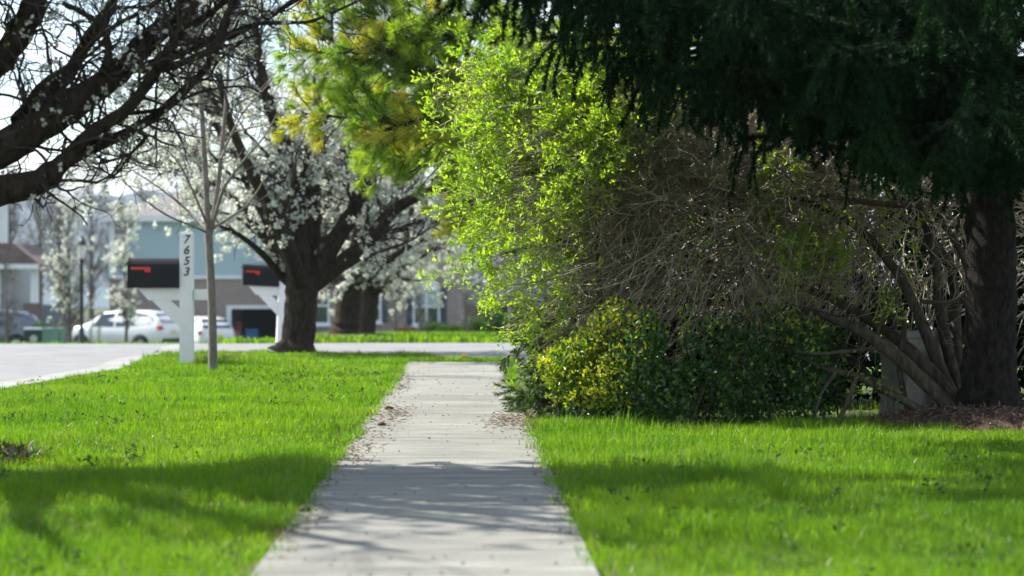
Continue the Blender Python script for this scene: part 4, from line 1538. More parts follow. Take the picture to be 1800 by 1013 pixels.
mb.build("dead_needles", M_brown_n, root)

# ------------------------------------------------------------------ long-needled pine behind the thicket
pc = np.array([.95, 25.2, 0.0])
root = thing("pine_tree", "soft long needled pine with yellow tipped boughs reaching left over the sidewalk", "tree", tuple(pc))
mb = MB()
limb(mb, [(0, 0, -.05), (0, 0, .3), (.02, 0, 2), (0, 0, 4.5), (0, 0, 7.5)], [.17, .13, .12, .08, .02], 30, 12, .03)
PB, RB = [], []
pb = lambda *pts: [P(a_, b_, dd) - pc for a_, b_, dd in pts]
BDEF = [
    pb((1055, 190, 25.2), (900, 165, 25.0), (760, 130, 24.8), (640, 105, 24.6), (520, 85, 24.5)),
    pb((1055, 230, 25.2), (900, 170, 24.7), (800, 150, 24.5), (720, 100, 24.4), (620, 95, 24.3)),
    pb((1055, 300, 25.2), (920, 260, 24.9), (800, 230, 24.6), (680, 215, 24.5), (535, 200, 24.5)),
    pb((1055, 320, 25.2), (930, 280, 24.6), (830, 240, 24.3), (750, 210, 24.2), (660, 235, 24.2)),
    pb((1055, 350, 25.2), (940, 310, 25.4), (840, 290, 25.4), (740, 275, 25.4), (650, 270, 25.5)),
    pb((1055, 340, 25.2), (960, 300, 25.8), (860, 280, 26.0), (760, 255, 26.2), (690, 260, 26.3)),
    pb((1055, 100, 25.2), (900, 60, 25), (780, 30, 24.8), (680, 40, 24.8), (590, 5, 24.8)),
    pb((1055, 60, 25.2), (930, 40, 24.8), (830, 70, 24.5), (770, 60, 24.4), (715, 75, 24.4)),
    pb((1055, 20, 25.2), (900, -30, 25), (750, -40, 24.8), (640, -30, 24.8), (560, -40, 24.8)),
    pb((1055, 370, 25.2), (980, 380, 24.6), (900, 372, 24.2), (850, 366, 24.1), (815, 372, 24.1)),
    pb((1055, 190, 25.2), (1000, 150, 24), (950, 120, 23.4), (900, 60, 23)),
    pb((1055, 240, 25.2), (940, 215, 25.6), (830, 180, 25.9), (700, 165, 26.2), (600, 150, 26.3)),
]
for q_ in range(26):
    an = rng.uniform(-1.4, 1.9)
    hh = rng.uniform(2.6, 7.2)
    ln = 3.0 * (1 - (hh - 2) / 6.2) + .3
    dv = np.array([math.cos(an), math.sin(an), 0])
    BDEF.append([np.array([0, 0, hh]), dv * ln * .4 + (0, 0, hh + .05), dv * ln * .75 + (0, 0, hh + .15), dv * ln + (0, 0, hh + .35)])
for p in BDEF:
    q1, q2 = limb(mb, p, [.035, .025, .018, .012, .006][:len(p)], 14, 6, .05)
    PB.append(q1)
    RB.append(q2)
PB, RB = np.array(PB), np.array(RB)
t1, r1 = sprout(PB, RB, 620, (.2, .55), 5, (35, 65), .1, .08, .5, .5, .004, .3, .008)
# the boughs seen in the picture are fuller
t1b, r1b = sprout(PB[:12], RB[:12], 1300, (.12, .45), 5, (30, 70), .12, .05, .5, .5, .004, .25, .008)
t1 = np.concatenate([t1, t1b])
r1 = np.concatenate([r1, r1b])
V, F = tubes(t1, r1, 4)
mb.add(V, F)
mb.build("trunk", M_pear_bark, root, smooth=True)


def tufts(mb, PP, sel, count, nl, nw):
    tips = PP[sel][:, -1]
    tn = unit(PP[sel][:, -1] - PP[sel][:, -3])
    n = len(tips) * count
    ix = np.repeat(np.arange(len(tips)), count)
    back = rng.uniform(0, .12, (n, 1))
    C = tips[ix] - tn[ix] * back
    D = unit(tn[ix] * rng.uniform(.25, 1.1, (n, 1)) + unit(np.cross(tn[ix], rnd_dir(n))) * rng.uniform(.3, 1.0, (n, 1)) + np.array([0, 0, -.12]))
    V, F = needles(C, D, rng.uniform(.75, 1.15, n) * nl, nw)
    mb.add(V, F)


Wt = t1[:, -1] + pc
ppx = 900 + Wt[:, 0] / Wt[:, 1] * FPX
ppy = 500 - (Wt[:, 2] - CAM_H) / Wt[:, 1] * FPX
yel = (rng.random(len(t1)) < .75 * (vnoise(ppx / 100 + 20, ppy / 100 + 20, 1.7, 13) > .55) + .03)
mb = MB()
tufts(mb, t1, ~yel, 95, .125, .0036)
mb.build("needles", M_pine, root)
mb = MB()
tufts(mb, t1, yel, 95, .125, .0036)
mb.build("yellow_needles", M_pine_y, root)

# ------------------------------------------------------------------ cabinet behind the stems
d = 18.75
c = P(1613, 745, d)
root = thing("utility_cabinet", "weathered grey green utility cabinet half hidden behind the leaning shrub stems", "utility cabinet", (c[0], d, 0), R(22))
mb = MB()
mb.box((0, 0, .30), (.46, .40, .64), 0, .82)
body = mb.build("body", M_box, root)
MB().box((0, 0, .645), (.42, .37, .05), 0, .9).build("lid", M_box_lid, body)
MB().box((-.015, -.2, .3), (.012, .03, .5)).build("corner_seam", M_box_lid, body)
c2 = P(1566, 740, 18.7)
root = thing("cable_pedestal", "narrow pale cable pedestal just left of the weathered cabinet", "pedestal", (c2[0], 18.72, 0), R(20))
MB().box((0, 0, .24), (.12, .12, .50), 0, .85).build("body", M_box_lid, root)
MB().box((0, 0, .505), (.115, .115, .03), 0, .8).build("cap", M_box, root)

# low plant and dandelions at the left edge
c = P(14, 812, 14.0)
root = thing("ground_plant", "small dark clump of low plant at the left edge of the lawn", "plant", (c[0], 14.0, 0))
mb = MB()
n = 420
C = np.stack([rng.normal(0, .085, n), rng.normal(0, .09, n), rng.uniform(0, .09, n)], 1)
V, F = leaves(C, rnd_dir(n, .6), rnd_dir(n), rng.uniform(.03, .07, n), rng.uniform(.01, .022, n))
mb.add(V, F)
mb.build("foliage", foliage("bronze_leaf", [(0.03, 0.03, 0.018), (0.08, 0.075, 0.04), (0.14, 0.14, 0.05)], (.8, .8, .5), .2), root)
MB().lathe([(.012, -.02), (.01, .05), (.003, .08)], (0, 0, 0), 8).build("stem", M_shrub_stem, root)


def dandelion(px, py, d, s, label):
    c = P(px, py, d)
    root = thing("dandelion", label, "flower", (c[0], d, 0), 0, "yellow dandelions in the grass")
    MB().lathe([(.003, 0), (.003, c[2] - .004)], (0, 0, 0), 6).build("stem", M_bud, root)
    n = 46
    a_ = rng.uniform(0, 2 * math.pi, n)
    D = np.stack([np.cos(a_), np.sin(a_), rng.uniform(.1, 1.2, n)], 1)
    V, F = leaves(np.tile([0, 0, c[2]], (n, 1)), D, rnd_dir(n), s, s * .3)
    MB().add(V, F).build("flower_head", M_dand, root)


dandelion(816, 628, 32.3, .055, "yellow dandelion at the far end of the sidewalk")
dandelion(43, 808, 14.0, .028, "larger of two yellow dandelions by the dark clump at the left edge")
dandelion(68, 812, 13.9, .020, "smaller of two yellow dandelions by the dark clump at the left edge")

# ------------------------------------------------------------------ houses
def win(root, x, z, wd, ht, y, parent, arch=False, mull=False, curtain=False, shut=(), sw=.42):
    """window proud of the wall plane at y (front towards -y)"""
    f = MB()
    t = .09
    yb = y - .03
    f.box((x - wd / 2, yb, z), (t, .1, ht + t))
    f.box((x + wd / 2, yb, z), (t, .1, ht + t))
    f.box((x, yb, z - ht / 2), (wd - t, .1, t))
    f.box((x, yb, z + ht / 2), (wd - t, .1, t))
    f.box((x, yb + .002, z), (wd - t, .08, t * .9))
    if mull:
        f.box((x, yb + .003, z + ht * .25), (t, .075, ht * .5 - t))
        f.box((x, yb + .003, z - ht * .25), (t, .075, ht * .5 - t))
    f.box((x, yb - .03, z - ht / 2 - t), (wd + .25, .18, t))
    if arch:
        rr = wd / 2 + t / 2
        hh = .42
        a_ = np.linspace(0, math.pi, 15)
        f.prism([(x + rr * math.cos(q_), z + ht / 2 + t / 2 + .003 + hh * math.sin(q_)) for q_ in a_], yb - .04, yb + .04)
    fr = f.build("window", M_trim, parent)
    g = MB()
    g.box((x, y - .01, z + ht / 4), (wd - t, .02, ht / 2 - t))
    g.build("pane", M_curtain if curtain else M_glass, fr)
    g = MB()
    g.box((x, y - .01, z - ht / 4), (wd - t, .02, ht / 2 - t))
    g.build("pane", M_glass, fr)
    for s in shut:
        m_ = MB()
        m_.box((x + s * (wd / 2 + .06 + sw / 2), y - .03, z), (sw, .06, ht + .1))
        for q_ in range(12):
            m_.box((x + s * (wd / 2 + .06 + sw / 2), y - .065, z - ht / 2 + (q_ + .5) * ht / 12), (sw * .75, .012, ht / 20))
        m_.build("shutter", M_shutter, parent)
    return fr


def hip_roof(mb, x0, x1, y0, y1, z, h, ov=.45):
    x0, x1, y0, y1 = x0 - ov, x1 + ov, y0 - ov, y1 + ov
    w_ = (y1 - y0) / 2
    ym = (y0 + y1) / 2
    i_ = min(w_, (x1 - x0) * .45)
    V = [(x0, y0, z), (x1, y0, z), (x1, y1, z), (x0, y1, z), (x0 + i_, ym, z + h), (x1 - i_, ym, z + h)]
    m = mb.n
    mb.v.append(np.array(V, np.float32))
    mb.n += 6
    mb.f.append(np.array([[0, 1, 5, 4], [2, 3, 4, 5], [3, 2, 1, 0]]) + m)
    mb.f.append(np.array([[1, 2, 5], [3, 0, 4]]) + m)


# blue house with brick ground floor and open garage
HD = 112.0
hx = lambda px: (px - 900) / FPX * HD
hz = lambda py: CAM_H + (500 - py) / FPX * HD
bx0, bx1 = hx(193), hx(512)
gzz = -2.25
root = thing("house", "pale blue sided house over grey brick with an open garage, behind the white cars", "house", ((bx0 + bx1) / 2, HD, gzz))
ox, oy, oz = (bx0 + bx1) / 2, HD, gzz
lx = lambda px: hx(px) - ox
lz = lambda py: hz(py) - oz
zs = lz(490)
gx0, gx1 = lx(400), lx(497)
gtop = lz(543)
mb = MB()
hw = (bx1 - bx0) / 2
mb.box(((-hw + gx0) / 2, 4, zs / 2 - .25), (gx0 + hw, 8, zs + .5))
mb.box(((hw + gx1) / 2, 4, zs / 2 - .25), (hw - gx1, 8, zs + .5))
mb.box(((gx0 + gx1) / 2, .15, (zs + gtop) / 2), (gx1 - gx0, .3, zs - gtop))
wall = mb.build("ground_floor_wall", M_brick, root)
mb = MB()
mb.box((0, 4.02, (zs + lz(383)) / 2 + .004), (2 * hw + .1, 8.1, lz(383) - zs))
upper = mb.build("upper_floor_wall", M_blue, root)
mb = MB()
mb.box((-hw + .1, -.06, (zs + lz(383)) / 2), (.2, .06, lz(383) - zs - .1))
mb.box((hw - .1, -.06, (zs + lz(383)) / 2), (.2, .06, lz(383) - zs - .1))
mb.box((0, -.07, zs + .06), (2 * hw - .4, .08, .14))
mb.build("corner_trim", M_trim, root)
mb = MB()
hip_roof(mb, -hw, hw, 0, 8, lz(384) + .12, 1.6)
roof = mb.build("roof", M_roof, root)
MB().box((0, 4, lz(384) - .02), (2 * hw + .95, 8.95, .26)).build("eaves", M_trim, roof)
win(root, lx(212), lz(415), .62, 1.15, -.04, root)
win(root, lx(418), lz(400), .75, 1.1, -.04, root)
win(root, lx(470), lz(430), .8, 1.3, -.04, root)
mb = MB()
mb.box((gx0 + .07, -.03, gtop / 2), (.22, .1, gtop))
mb.box((gx1 - .07, -.03, gtop / 2), (.22, .1, gtop))
mb.box(((gx0 + gx1) / 2, -.03, gtop + .08), (gx1 - gx0 + .08, .1, .16))
mb.build("garage_frame", M_trim, root)
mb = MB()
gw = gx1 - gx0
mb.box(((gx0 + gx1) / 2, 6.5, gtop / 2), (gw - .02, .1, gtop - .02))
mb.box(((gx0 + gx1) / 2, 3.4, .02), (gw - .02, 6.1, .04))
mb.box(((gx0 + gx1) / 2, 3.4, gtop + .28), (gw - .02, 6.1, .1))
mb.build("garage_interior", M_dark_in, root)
for (nm, px, py0, wd_, ht_, m_, lb, cat) in (("storage_bin", 438, 584, .55, 1.15, M_blue_bin, "blue storage bin inside the open garage", "bin"),
                                              ("carton", 408, 590, .5, 1.0, M_card, "pale carton at the left inside the open garage", "box"),
                                              ("carton", 425, 593, .42, .85, M_card, "pale carton beside the blue bin in the open garage", "box"),
                                              ("sack", 414, 567, .34, .5, M_dark_red, "dark red sack stacked on the carton in the open garage", "sack")):
    base = .04 if nm != "sack" else 1.06
    xx = hx(px)
    r_ = thing(nm, lb, cat, (xx, HD + .9 + random.random() * .4, gzz + base), random.uniform(-.3, .3))
    m2 = MB()
    m2.box((0, 0, ht_ * .48), (wd_, wd_ * .8, ht_ * .96), 0, 1.08 if nm == "storage_bin" else .97)
    m2.build("body", m_, r_)
    m2 = MB()
    m2.box((0, 0, ht_ * .98), (wd_ * 1.12, wd_ * .92, ht_ * .05))
    m2.build("lid" if nm != "sack" else "seam", m_, r_)

# taupe brick house with arched window
bx0, bx1 = hx(542), hx(806)
HB = 111.0
gb = -1.42
root = thing("house", "taupe brick house with an arched shuttered window right of the trunks", "house", ((bx0 + bx1) / 2, HD - 1, gb))
ox, oy, oz = (bx0 + bx1) / 2, HB, gb
hw = (bx1 - bx0) / 2
he = 6.1
mb = MB()
mb.box((0, 5, he / 2 - .25), (2 * hw, 10, he + .5))
mb.build("wall", M_brick, root)
mb = MB()
hip_roof(mb, -hw, hw, 0, 10, he + .12, 2.4)
roof = mb.build("roof", M_roof, root)
MB().box((0, 5, he - .02), (2 * hw + .95, 10.95, .26)).build("eaves", M_trim, roof)
win(root, lx(567), lz(537), .72, 1.65, -.0, root, shut=(-1,), sw=.3)
win(root, lx(659), lz(540), .62, 1.3, -.0, root, shut=(1,), sw=.3)
win(root, lx(751), lz(539), 1.15, 1.6, -.0, root, arch=True, mull=True, curtain=True, shut=(-1, 1), sw=.28)
win(root, lx(740), lz(430), 1.1, 1.3, -.0, root, mull=True, curtain=True)
win(root, lx(620), lz(430), 1.1, 1.3, -.0, root, mull=True)

# grey gabled house at the right
HC = 125.0
root = thing("house", "grey gabled house with white sloping fascia over a dark brick base", "house", ((860 - 900) / FPX * HC, HC, -1.6))
ox = (860 - 900) / FPX * HC
lx2 = lambda px: (px - 900) / FPX * HC - ox
lz2 = lambda py: CAM_H + (500 - py) / FPX * HC + 1.6
mb = MB()
mb.box((lx2(900), 4, lz2(535) / 2 - .2), (lx2(1000) - lx2(800), 8, lz2(535) + .4))
mb.build("brick_wall", M_brick_d, root)
mb = MB()
mb.prism([(lx2(802), lz2(535) + .003), (lx2(998), lz2(535) + .003), (lx2(998), lz2(520)), (lx2(900), lz2(468)), (lx2(802), lz2(520))], .05, 7.9)
mb.build("gable_wall", M_grey_sid, root)
mb = MB()
for s in (-1, 1):
    mb.prism([(lx2(900 + s * 110), lz2(524)), (lx2(900), lz2(465)), (lx2(900), lz2(458)), (lx2(900 + s * 110), lz2(517))][::s], -.25, .0)
mb.build("fascia", M_trim, root)
mb = MB()
for s in (-1, 1):
    mb.prism([(lx2(900 + s * 112), lz2(516.5)), (lx2(900), lz2(457.5)), (lx2(900), lz2(453)), (lx2(900 + s * 112), lz2(512))][::s], -.3, 8.2)
mb.prism([(lx2(780), lz2(508)), (lx2(1010), lz2(508)), (lx2(980), lz2(436)), (lx2(800), lz2(436))], 8.3, 12)
mb.build("roof", M_roof_g, root)
MB().box((lx2(812), -.08, lz2(565)), (.14, .1, 1.6)).build("downspout", M_trim, root)
win(root, lx2(880), lz2(555), .9, 1.2, -.0, root)

# house with brown porch roof at the far left
HL = 104.0
gl = -1.95
root = thing("house", "grey and white house with a brown porch roof at the far left", "house", ((-10 - 900) / FPX * HL, HL, gl))
ox = (-10 - 900) / FPX * HL
lx3 = lambda px: (px - 900) / FPX * HL - ox
lz3 = lambda py: CAM_H + (500 - py) / FPX * HL - gl
mb = MB()
mb.box((lx3(-95), 4.5, lz3(470) / 2 - .2), (lx3(0) - lx3(-190), 8, lz3(470) + .4))
mb.build("ground_floor_wall", M_grey_sid, root)
mb = MB()
mb.box((lx3(-124), 5, (lz3(470) + lz3(340)) / 2 + .003), (lx3(-58) - lx3(-190), 7, lz3(340) - lz3(470)))
mb.build("upper_floor_wall", M_pale_sid, root)
mb = MB()
mb.prism([(lx3(-190), lz3(466)), (lx3(80), lz3(466)), (lx3(32), lz3(428)), (lx3(-190), lz3(428))], -1.2, 4)
mb.build("porch_roof", M_roof_b, root)
mb = MB()
mb.box((lx3(-55), -1.26, lz3(469)), (lx3(78) - lx3(-188), .12, .2))
mb.build("fascia", M_trim, root)
mb = MB()
hip_roof(mb, lx3(-190), lx3(-58), 1.5, 8.5, lz3(340) + .1, 1.6)
mb.build("roof", M_roof_b, root)
mb = MB()
mb.box((lx3(62), -.6, lz3(533) / 2), (.7, .5, lz3(533)))
mb.build("brick_pier", M_brick_d, root)
mb = MB()
mb.box((lx3(66), -.6, (lz3(533) + lz3(472)) / 2 + .002), (.32, .3, lz3(472) - lz3(533) - .03), 0, .85)
mb.box((lx3(0), -.6, lz3(472) / 2), (.28, .28, lz3(472) - .03))
mb.build("column", M_trim, root)
win(root, lx3(-22), lz3(540), .9, 1.4, .5, root)
win(root, lx3(-75), lz3(410), .7, 1.5, 1.5, root)
MB().box((lx3(30), 5.2, lz3(560) / 2), (2.6, .2, lz3(515) )).build('porch_back_wall', M_grey_sid, root)

# pale house glimpsed at the far right past the spruce
HR = 58.0
cx = (1960 - 900) / FPX * HR
root = thing("house", "pale sided house glimpsed past the right side of the spruce trunk", "house", (cx, HR, -.2))
mb = MB()
mb.box((0, 4, 2.6), (7.5, 8, 6.0))
mb.build("wall", M_pale_sid, root)
mb = MB()
hip_roof(mb, -3.75, 3.75, 0, 8, 5.7, 2)
mb.build("roof", M_roof_g, root)
win(root, -1.6, 1.6, 1.0, 1.5, 0, root, mull=True)
win(root, 1.8, 1.6, 1.0, 1.5, 0, root, mull=True)

# ------------------------------------------------------------------ cars
def car(label, paint, loc, rz, group):
    root = thing("parked_car", label, "car", loc, rz, group)
    Ln, W2 = 4.7, .92
    # stations from the tail (-x) to the nose (+x)
    sx_ = np.array([-2.35, -2.30, -2.1, -1.7, -1.0, -.2, .55, .95, 1.45, 1.95, 2.25, 2.35])
    zr = np.array([1.02, 1.12, 1.40, 1.62, 1.69, 1.69, 1.60, 1.36, 1.08, 1.0, .88, .62])     # top line
    zb = np.array([1.00, 1.03, 1.05, 1.03, 1.0, .98, .97, .97, .96, .90, .80, .60])          # belt line
    ww = np.array([.74, .84, .90, .92, .92, .92, .92, .92, .92, .90, .80, .62])
    wr = np.array([.72, .74, .72, .70, .70, .70, .70, .72, .80, .80, .72, .58])
    zl = np.array([.42, .34, .28, .24, .22, .22, .22, .22, .24, .26, .32, .42])
    f = lambda arr, x_: np.interp(x_, sx_, arr)
    xs_ = np.unique(np.concatenate([np.linspace(-2.35, 2.35, 48), sx_]))
    V = []
    for x_ in xs_:
        b_, t_, w_, r_, l_ = f(zb, x_), f(zr, x_), f(ww, x_), f(wr, x_), f(zl, x_)
        t_ = max(t_, b_ + .01)
        half = [(w_ * .82, l_), (w_ * .97, l_ + .1), (w_, (l_ + b_) * .5), (w_ * .985, b_ - .08), (w_ * .955, b_), (w_ * .955 * .5 + r_ * .5, (b_ + t_) / 2), (r_, t_ - min(.07, (t_ - b_) * .3)), (r_ * .82, t_ - .012), (r_ * .4, t_)]
        ring = [(y_, z_) for y_, z_ in half] + [(-y_, z_) for y_, z_ in half[::-1]]
        V += [(x_, y_, z_) for y_, z_ in ring]
    m = 18
    F = []
    for i in range(len(xs_) - 1):
        for j in range(m):
            F.append([i * m + j, (i + 1) * m + j, (i + 1) * m + (j + 1) % m, i * m + (j + 1) % m])
    mb = MB().add(V, F)
    for e in (0, (len(xs_) - 1) * m):
        tri = np.array([[e, e + k, e + k + 1] for k in range(1, m - 1)])
        mb.f.append(tri if e == 0 else tri[:, ::-1])
    body = mb.build("body", paint, root, smooth=True)
    side_y = lambda x_, z_: float(np.interp((z_ - f(zb, x_)) / max(f(zr, x_) - f(zb, x_), .05), [0, .5, .9], [f(ww, x_) * .955, f(ww, x_) * .4775 + f(wr, x_) * .5, f(wr, x_)])) + .006
    for s in (-1, 1):
        for poly in ([(.92, 1.02), (.62, 1.46), (.5, 1.54), (-.1, 1.60), (-.1, 1.02)], [(-.18, 1.02), (-.18, 1.60), (-.85, 1.59), (-.85, 1.05)], [(-.93, 1.06), (-.93, 1.59), (-1.6, 1.52), (-1.95, 1.30), (-1.75, 1.14)]):
            g = MB()
            V = [(x_, s * side_y(x_, z_), z_) for x_, z_ in poly]
            V += [(x_, y_ - s * .03, z_) for x_, y_, z_ in V]
            k = len(poly)
            g.v.append(np.array(V, np.float32))
            g.n = 2 * k
            g.f.append(np.array([[0, q_, q_ + 1] for q_ in range(1, k - 1)]))
            g.f.append(np.array([[q_, (q_ + 1) % k, k + (q_ + 1) % k, k + q_] for q_ in range(k)]))
            g.build("side_window", M_glass, body)
        MB().box((.85, s * 1.0, 1.08), (.12, .2, .13), 0, .8).build("wing_mirror", paint, body)
        # lamps
        g = MB()
        g.box((-2.17, s * .80, 1.0), (.30, .17, .15), s * -.35)
        g.build("tail_lamp", M_tail, body)
        g = MB()
        g.box((2.14, s * .70, .80), (.28, .24, .14), s * -.5, .8)
        g.build("headlight", M_head, body)
        for xw in (-1.38, 1.42):
            a_ = MB()
            a_.lathe([(0, 0), (.395, 0), (.395, .05), (.30, .055)], (xw, 0, .35), 24, 'y')
            for arr in a_.v:
                arr[:, 1] = s * (arr[:, 1] + .885)
            a_.build("wheel_arch", M_plastic, body)
            wl = bpy.data.objects.new("wheel", None)
            COL.objects.link(wl)
            wl.parent = root
            wl.location = (xw, s * .87, .345)
            t_ = MB()
            t_.lathe([(.20, -.10), (.31, -.115), (.345, -.08), (.345, .08), (.31, .115), (.21, .10)], (0, 0, 0), 28, 'y')
            t_.build("tyre", M_tyre, wl, smooth=True)
            r_ = MB()
            r_.lathe([(.205, .09 * s), (.20, .03 * s), (.05, .05 * s), (.0, .06 * s)], (0, 0, 0), 20, 'y')
            for q_ in range(5):
                an = q_ * 2 * math.pi / 5
                pr_ = np.array([[math.cos(an) * .04, .06 * s, math.sin(an) * .04], [math.cos(an) * .2, .095 * s, math.sin(an) * .2]])
                V, F = tubes(pr_[None], np.array([[.028, .02]]), 6)
                r_.add(V, F)
            r_.build("rim", M_rim, wl)
    # rear window, windscreen, plate, bumpers
    g = MB()
    def quad(pts, th):
        V = np.array(pts + [(x_ + th[0], y_ + th[1], z_ + th[2]) for x_, y_, z_ in pts])
        g.add(V, [[0, 1, 2, 3], [7, 6, 5, 4], [0, 4, 5, 1], [1, 5, 6, 2], [2, 6, 7, 3], [3, 7, 4, 0]])
    quad([(-2.24, -.66, 1.17), (-2.24, .66, 1.17), (-1.86, .60, 1.55), (-1.86, -.60, 1.55)], (-.03, 0, .03))
    g.build("rear_window", M_glass, body)
    g = MB()
    quad([(1.30, -.70, 1.14), (1.30, .70, 1.14), (.66, .62, 1.555), (.66, -.62, 1.555)], (.02, 0, .04))
    g.build("windscreen", M_glass, body)
    MB().box((-2.345, 0, .82), (.03, .5, .16)).build("number_plate", M_plate, body)
    MB().box((-2.3, 0, .48), (.2, 1.55, .18)).build("rear_bumper", M_plastic, body)
    MB().box((2.31, 0, .45), (.16, 1.3, .16)).build("front_bumper", M_plastic, body)
    return root


dc = 97.0
cpos = P(217, 0, dc)
car("white estate car facing left beside the lamp post, its red tail lamp showing", M_car, (cpos[0], dc, CAM_H - 119 / FPX * dc), R(180 - 24), "cars parked on the far street")
cpos = P(352, 0, 110)
car("second white car between the numbered post and the young tree trunk", M_car, (cpos[0], 109.0, CAM_H - 122 / FPX * 109), R(180 - 60), "cars parked on the far street")
cpos = P(-30, 0, 98)
car("slate grey car cut off by the left edge of the view", M_car_d, (cpos[0], 98, CAM_H - 118 / FPX * 98), R(180 + 8), "cars parked on the far street")

# green cabinets and bin by the street
for px, d_, wd_, hh_, lb in ((88, 84, .40, 1.05, "left and taller of two green street cabinets near the white car"), (103, 85, .36, .98, "right and lower of two green street cabinets near the white car")):
    x_ = (px - 900) / FPX * d_
    z_ = CAM_H + (500 - 580) / FPX * d_ - hh_ + .03
    r_ = thing("street_cabinet", lb, "utility cabinet", (x_, d_, z_), R(-15), "green street cabinets")
    b_ = MB().box((0, 0, hh_ / 2), (wd_, .4, hh_)).build("body", M_ugreen, r_)
    MB().box((0, 0, hh_ + .025), (wd_ + .06, .46, .05), 0, .9).build("lid", M_ugreen, b_)
d_ = 86.0
x_ = (60 - 900) / FPX * d_
z_ = CAM_H + (500 - 577) / FPX * d_ - 1.05
r_ = thing("wheeled_bin", "dark green wheeled bin with a pale round badge left of the green cabinets", "bin", (x_, d_, z_), R(8))
b_ = MB().box((0, 0, .52), (.62, .6, .96), 0, 1.1).build("body", M_bin_green, r_)
MB().box((0, 0, 1.03), (.74, .72, .07), 0, .94).build("lid", M_pale_badge, r_)
g = MB().lathe([(0, -.02), (.13, -.02), (.13, .02)], (.0, -.345, .68), 20, 'y')
g.build("badge", M_pale_badge, b_)
for s in (-1, 1):
    MB().lathe([(0, -.04), (.14, -.04), (.14, .04), (0, .04)], (s * .3, -.25, .13), 18, 'x').build("wheel", M_tyre, r_)

# ------------------------------------------------------------------ street lamp
d_ = 70.0
x_ = (143.5 - 900) / FPX * d_
zb_ = float(gz(x_, d_))
r_ = thing("street_lamp", "black lamp post with a frosted lantern in front of the white estate car", "street lamp", (x_, d_, zb_))
ztop = CAM_H + (500 - 455) / FPX * d_ - zb_
s_ = d_ / FPX
MB().lathe([(.13, -.05), (.13, .10), (.09, .16), (.075, .5), (.055, .6), (3.4 * s_, .7), (2.8 * s_, ztop - .12), (4.5 * s_, ztop - .08), (3 * s_, ztop - .03), (5.0 * s_, ztop)], (0, 0, 0), 14).build("pole", M_lamp_metal, r_, smooth=True)
lan = MB().lathe([(5 * s_, ztop), (6.5 * s_, ztop + 10 * s_), (7.6 * s_, ztop + 24 * s_)], (0, 0, 0), 8).build("lantern_glass", M_frost, r_)
MB().lathe([(9 * s_, ztop + 24 * s_), (9 * s_, ztop + 26 * s_), (6 * s_, ztop + 32 * s_), (2.5 * s_, ztop + 36 * s_), (1.5 * s_, ztop + 40 * s_), (0, ztop + 41 * s_)], (0, 0, 0), 8).build("cap", M_lamp_metal, r_)

# ------------------------------------------------------------------ distant trees and shrubs
def far_tree(label, px, base_py, d_, wpx, toppy, crownpy, nb, trunk_px, blossom=True, group="small flowering trees on the far street", name="flowering_tree", cat="tree", up=.35, n1=60):
    x_ = (px - 900) / FPX * d_
    s_ = d_ / FPX
    z0 = float(gz(x_, d_)) - .02 if base_py is None else CAM_H + (500 - base_py) * s_
    H = CAM_H + (500 - toppy) * s_ - z0
    hc = CAM_H + (500 - crownpy) * s_ - z0
    root = thing(name, label, cat, (x_, d_, z0), 0, group)
    mb = MB()
    p, r = limb(mb, [(0, 0, -.05), (.02, 0, hc), (rng.normal(0, .05), 0, (hc + H) / 2), (0, 0, H)], [trunk_px * s_ * 1.2, trunk_px * s_, trunk_px * s_ * .6, .012], 16, 8, .04)
    PP, RR = p[None], r[None]
    wm = wpx / 2 * s_
    t1, r1 = sprout(PP, RR, n1, (wm * .7, wm * 1.25), 7, (30, 60), .13, up, .5, .3, .008, max(.2, hc / H * .8), .05)
    t2, r2 = sprout(t1, r1, n1 * 9, (wm * .25, wm * .6), 5, (25, 60), .18, .12, .6, .4, .006, .15, .02)
    t3, r3 = sprout(t2, r2, n1 * 18, (wm * .1, wm * .3), 4, (25, 60), .2, .1, .7, .5, .005, .15, .01)
    mb.build("trunk", M_bg_bark, root, smooth=True)
    tw = MB()
    for a_, b_, q_ in ((t1, r1, 5), (t2, r2, 3), (t3, r3, 3)):
        V, F = tubes(a_, b_, q_)
        tw.add(V, F)
    tw.build("twigs", M_bg_twig, root)
    if blossom:
        b = MB()
        C, _ = along(t3, nb, .3, .02)
        blossoms(b, C, 5, .08, .06)
        b.build("blossoms", M_blossom, root)
    return root


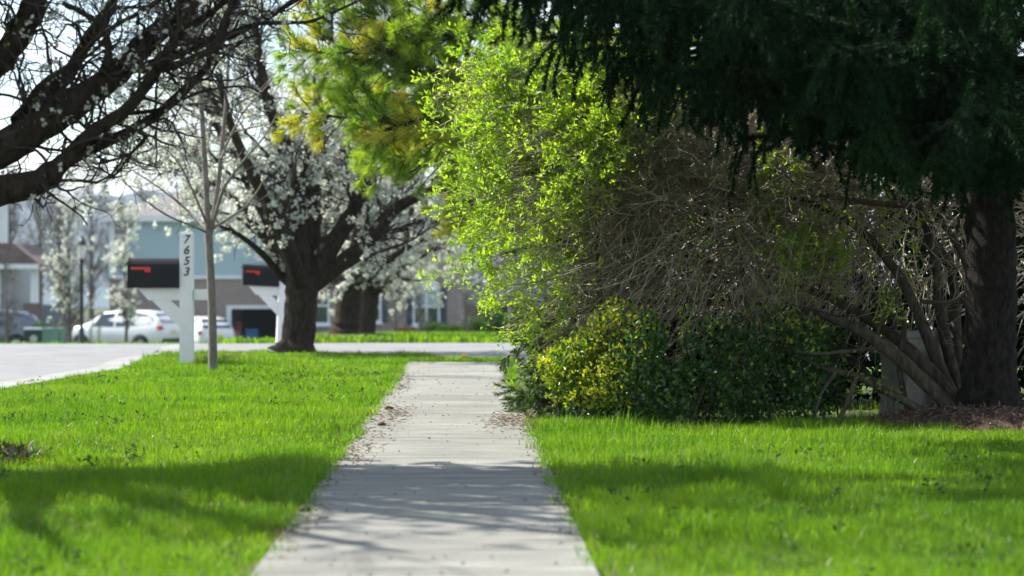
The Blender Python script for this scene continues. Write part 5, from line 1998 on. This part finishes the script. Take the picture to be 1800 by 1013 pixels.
far_tree("pinkish white flowering young tree just left of the lamp post", 122, None, 78, 88, 366, 560, 620, 3.2, n1=60)
far_tree("white flowering young tree in front of the white estate car", 221, None, 72, 72, 385, 555, 480, 2.6, n1=38)
far_tree("sparse bare young tree before the house at the far left", 12, None, 84, 80, 470, 590, 0, 2.6, False, "bare young trees on the far street", "young_tree", n1=26)
far_tree("bare young tree before the brick house, left of the arched window", 694, None, 88, 70, 500, 570, 0, 2.4, False, "bare young trees on the far street", "young_tree", n1=20)
far_tree("bare young tree in front of the arched window's left shutter", 738, None, 86, 60, 505, 575, 0, 2.4, False, "bare young trees on the far street", "young_tree", n1=16)
far_tree("bare young tree before the dark brick base of the grey gabled house", 818, None, 92, 70, 490, 575, 0, 1.8, False, "bare young trees on the far street", "young_tree", n1=24)
bares = [(18, 165, 150, 290, "leftmost"), (70, 180, 150, 330, "second from the left"), (105, 172, 130, 310, "third from the left"), (160, 168, 140, 300, "fourth from the left"), (200, 190, 150, 345, "fifth from the left"), (255, 200, 150, 330, "just left of the blue roof's ridge"), (330, 190, 160, 300, "over the middle of the blue house"), (-40, 175, 150, 300, "beyond the left edge of the frame")]
for i, (px, d_, wpx, top, wh) in enumerate(bares[:7]):
    far_tree("bare grey tree behind the houses, " + wh, px, None, d_, wpx * .8, top + 20, 520, 0, 5, False, "bare trees behind the far houses", "bare_tree", n1=56)


def bed_shrub(px, d_, wpx, hpx, mat, label, name="bed_shrub"):
    x_ = (px - 900) / FPX * d_
    z_ = float(gz(x_, d_))
    s_ = d_ / FPX
    evergreen(name, label, "shrub", (x_, d_, z_ - .02), [((x_, d_, z_ + hpx * s_ * .45), (wpx * s_ / 2, wpx * s_ / 2.5, hpx * s_ * .55)), ((x_ + wpx * s_ * .2, d_ - .1, z_ + hpx * s_ * .3), (wpx * s_ / 3, wpx * s_ / 3, hpx * s_ * .4))], 2600, .10, mat, "shrubs planted along the house fronts")


bed_shrub(713, 104, 44, 13, M_bg_shrub_r, "low rusty shrub left of the arched window's foot")
bed_shrub(762, 106, 46, 22, M_bg_shrub, "green shrub under the arched window")
bed_shrub(790, 102, 50, 16, M_bg_shrub, "low green shrub at the right corner of the brick house")
bed_shrub(835, 96, 54, 30, M_bg_shrub, "broad green shrub before the grey gabled house")
bed_shrub(868, 90, 44, 52, M_bg_shrub, "tall green shrub farthest right before the grey gabled house, beside the thicket")
bed_shrub(70, 92, 34, 50, M_bg_shrub, "dark green rounded shrub behind the wheeled bin")
bed_shrub(104, 95, 36, 48, M_bg_shrub_r, "rusty brown shrub behind the two green street cabinets")

# ------------------------------------------------------------------ the air
mh, n_, out_ = new_mat("haze_air")
pv = n_.nodes.new("ShaderNodeVolumePrincipled")
pv.inputs["Color"].default_value = (0.72, 0.87, 1.0, 1)
pv.inputs["Density"].default_value = 0.00012
pv.inputs["Anisotropy"].default_value = 0.2
n_.links.new(pv.outputs[0], out_.inputs["Volume"])
hz_o = MB().box((0, 1280, 6), (5200, 2700, 100)).build("haze", mh)
tag(hz_o, "thin pale haze fading the far hill and houses", "haze", kind="stuff")
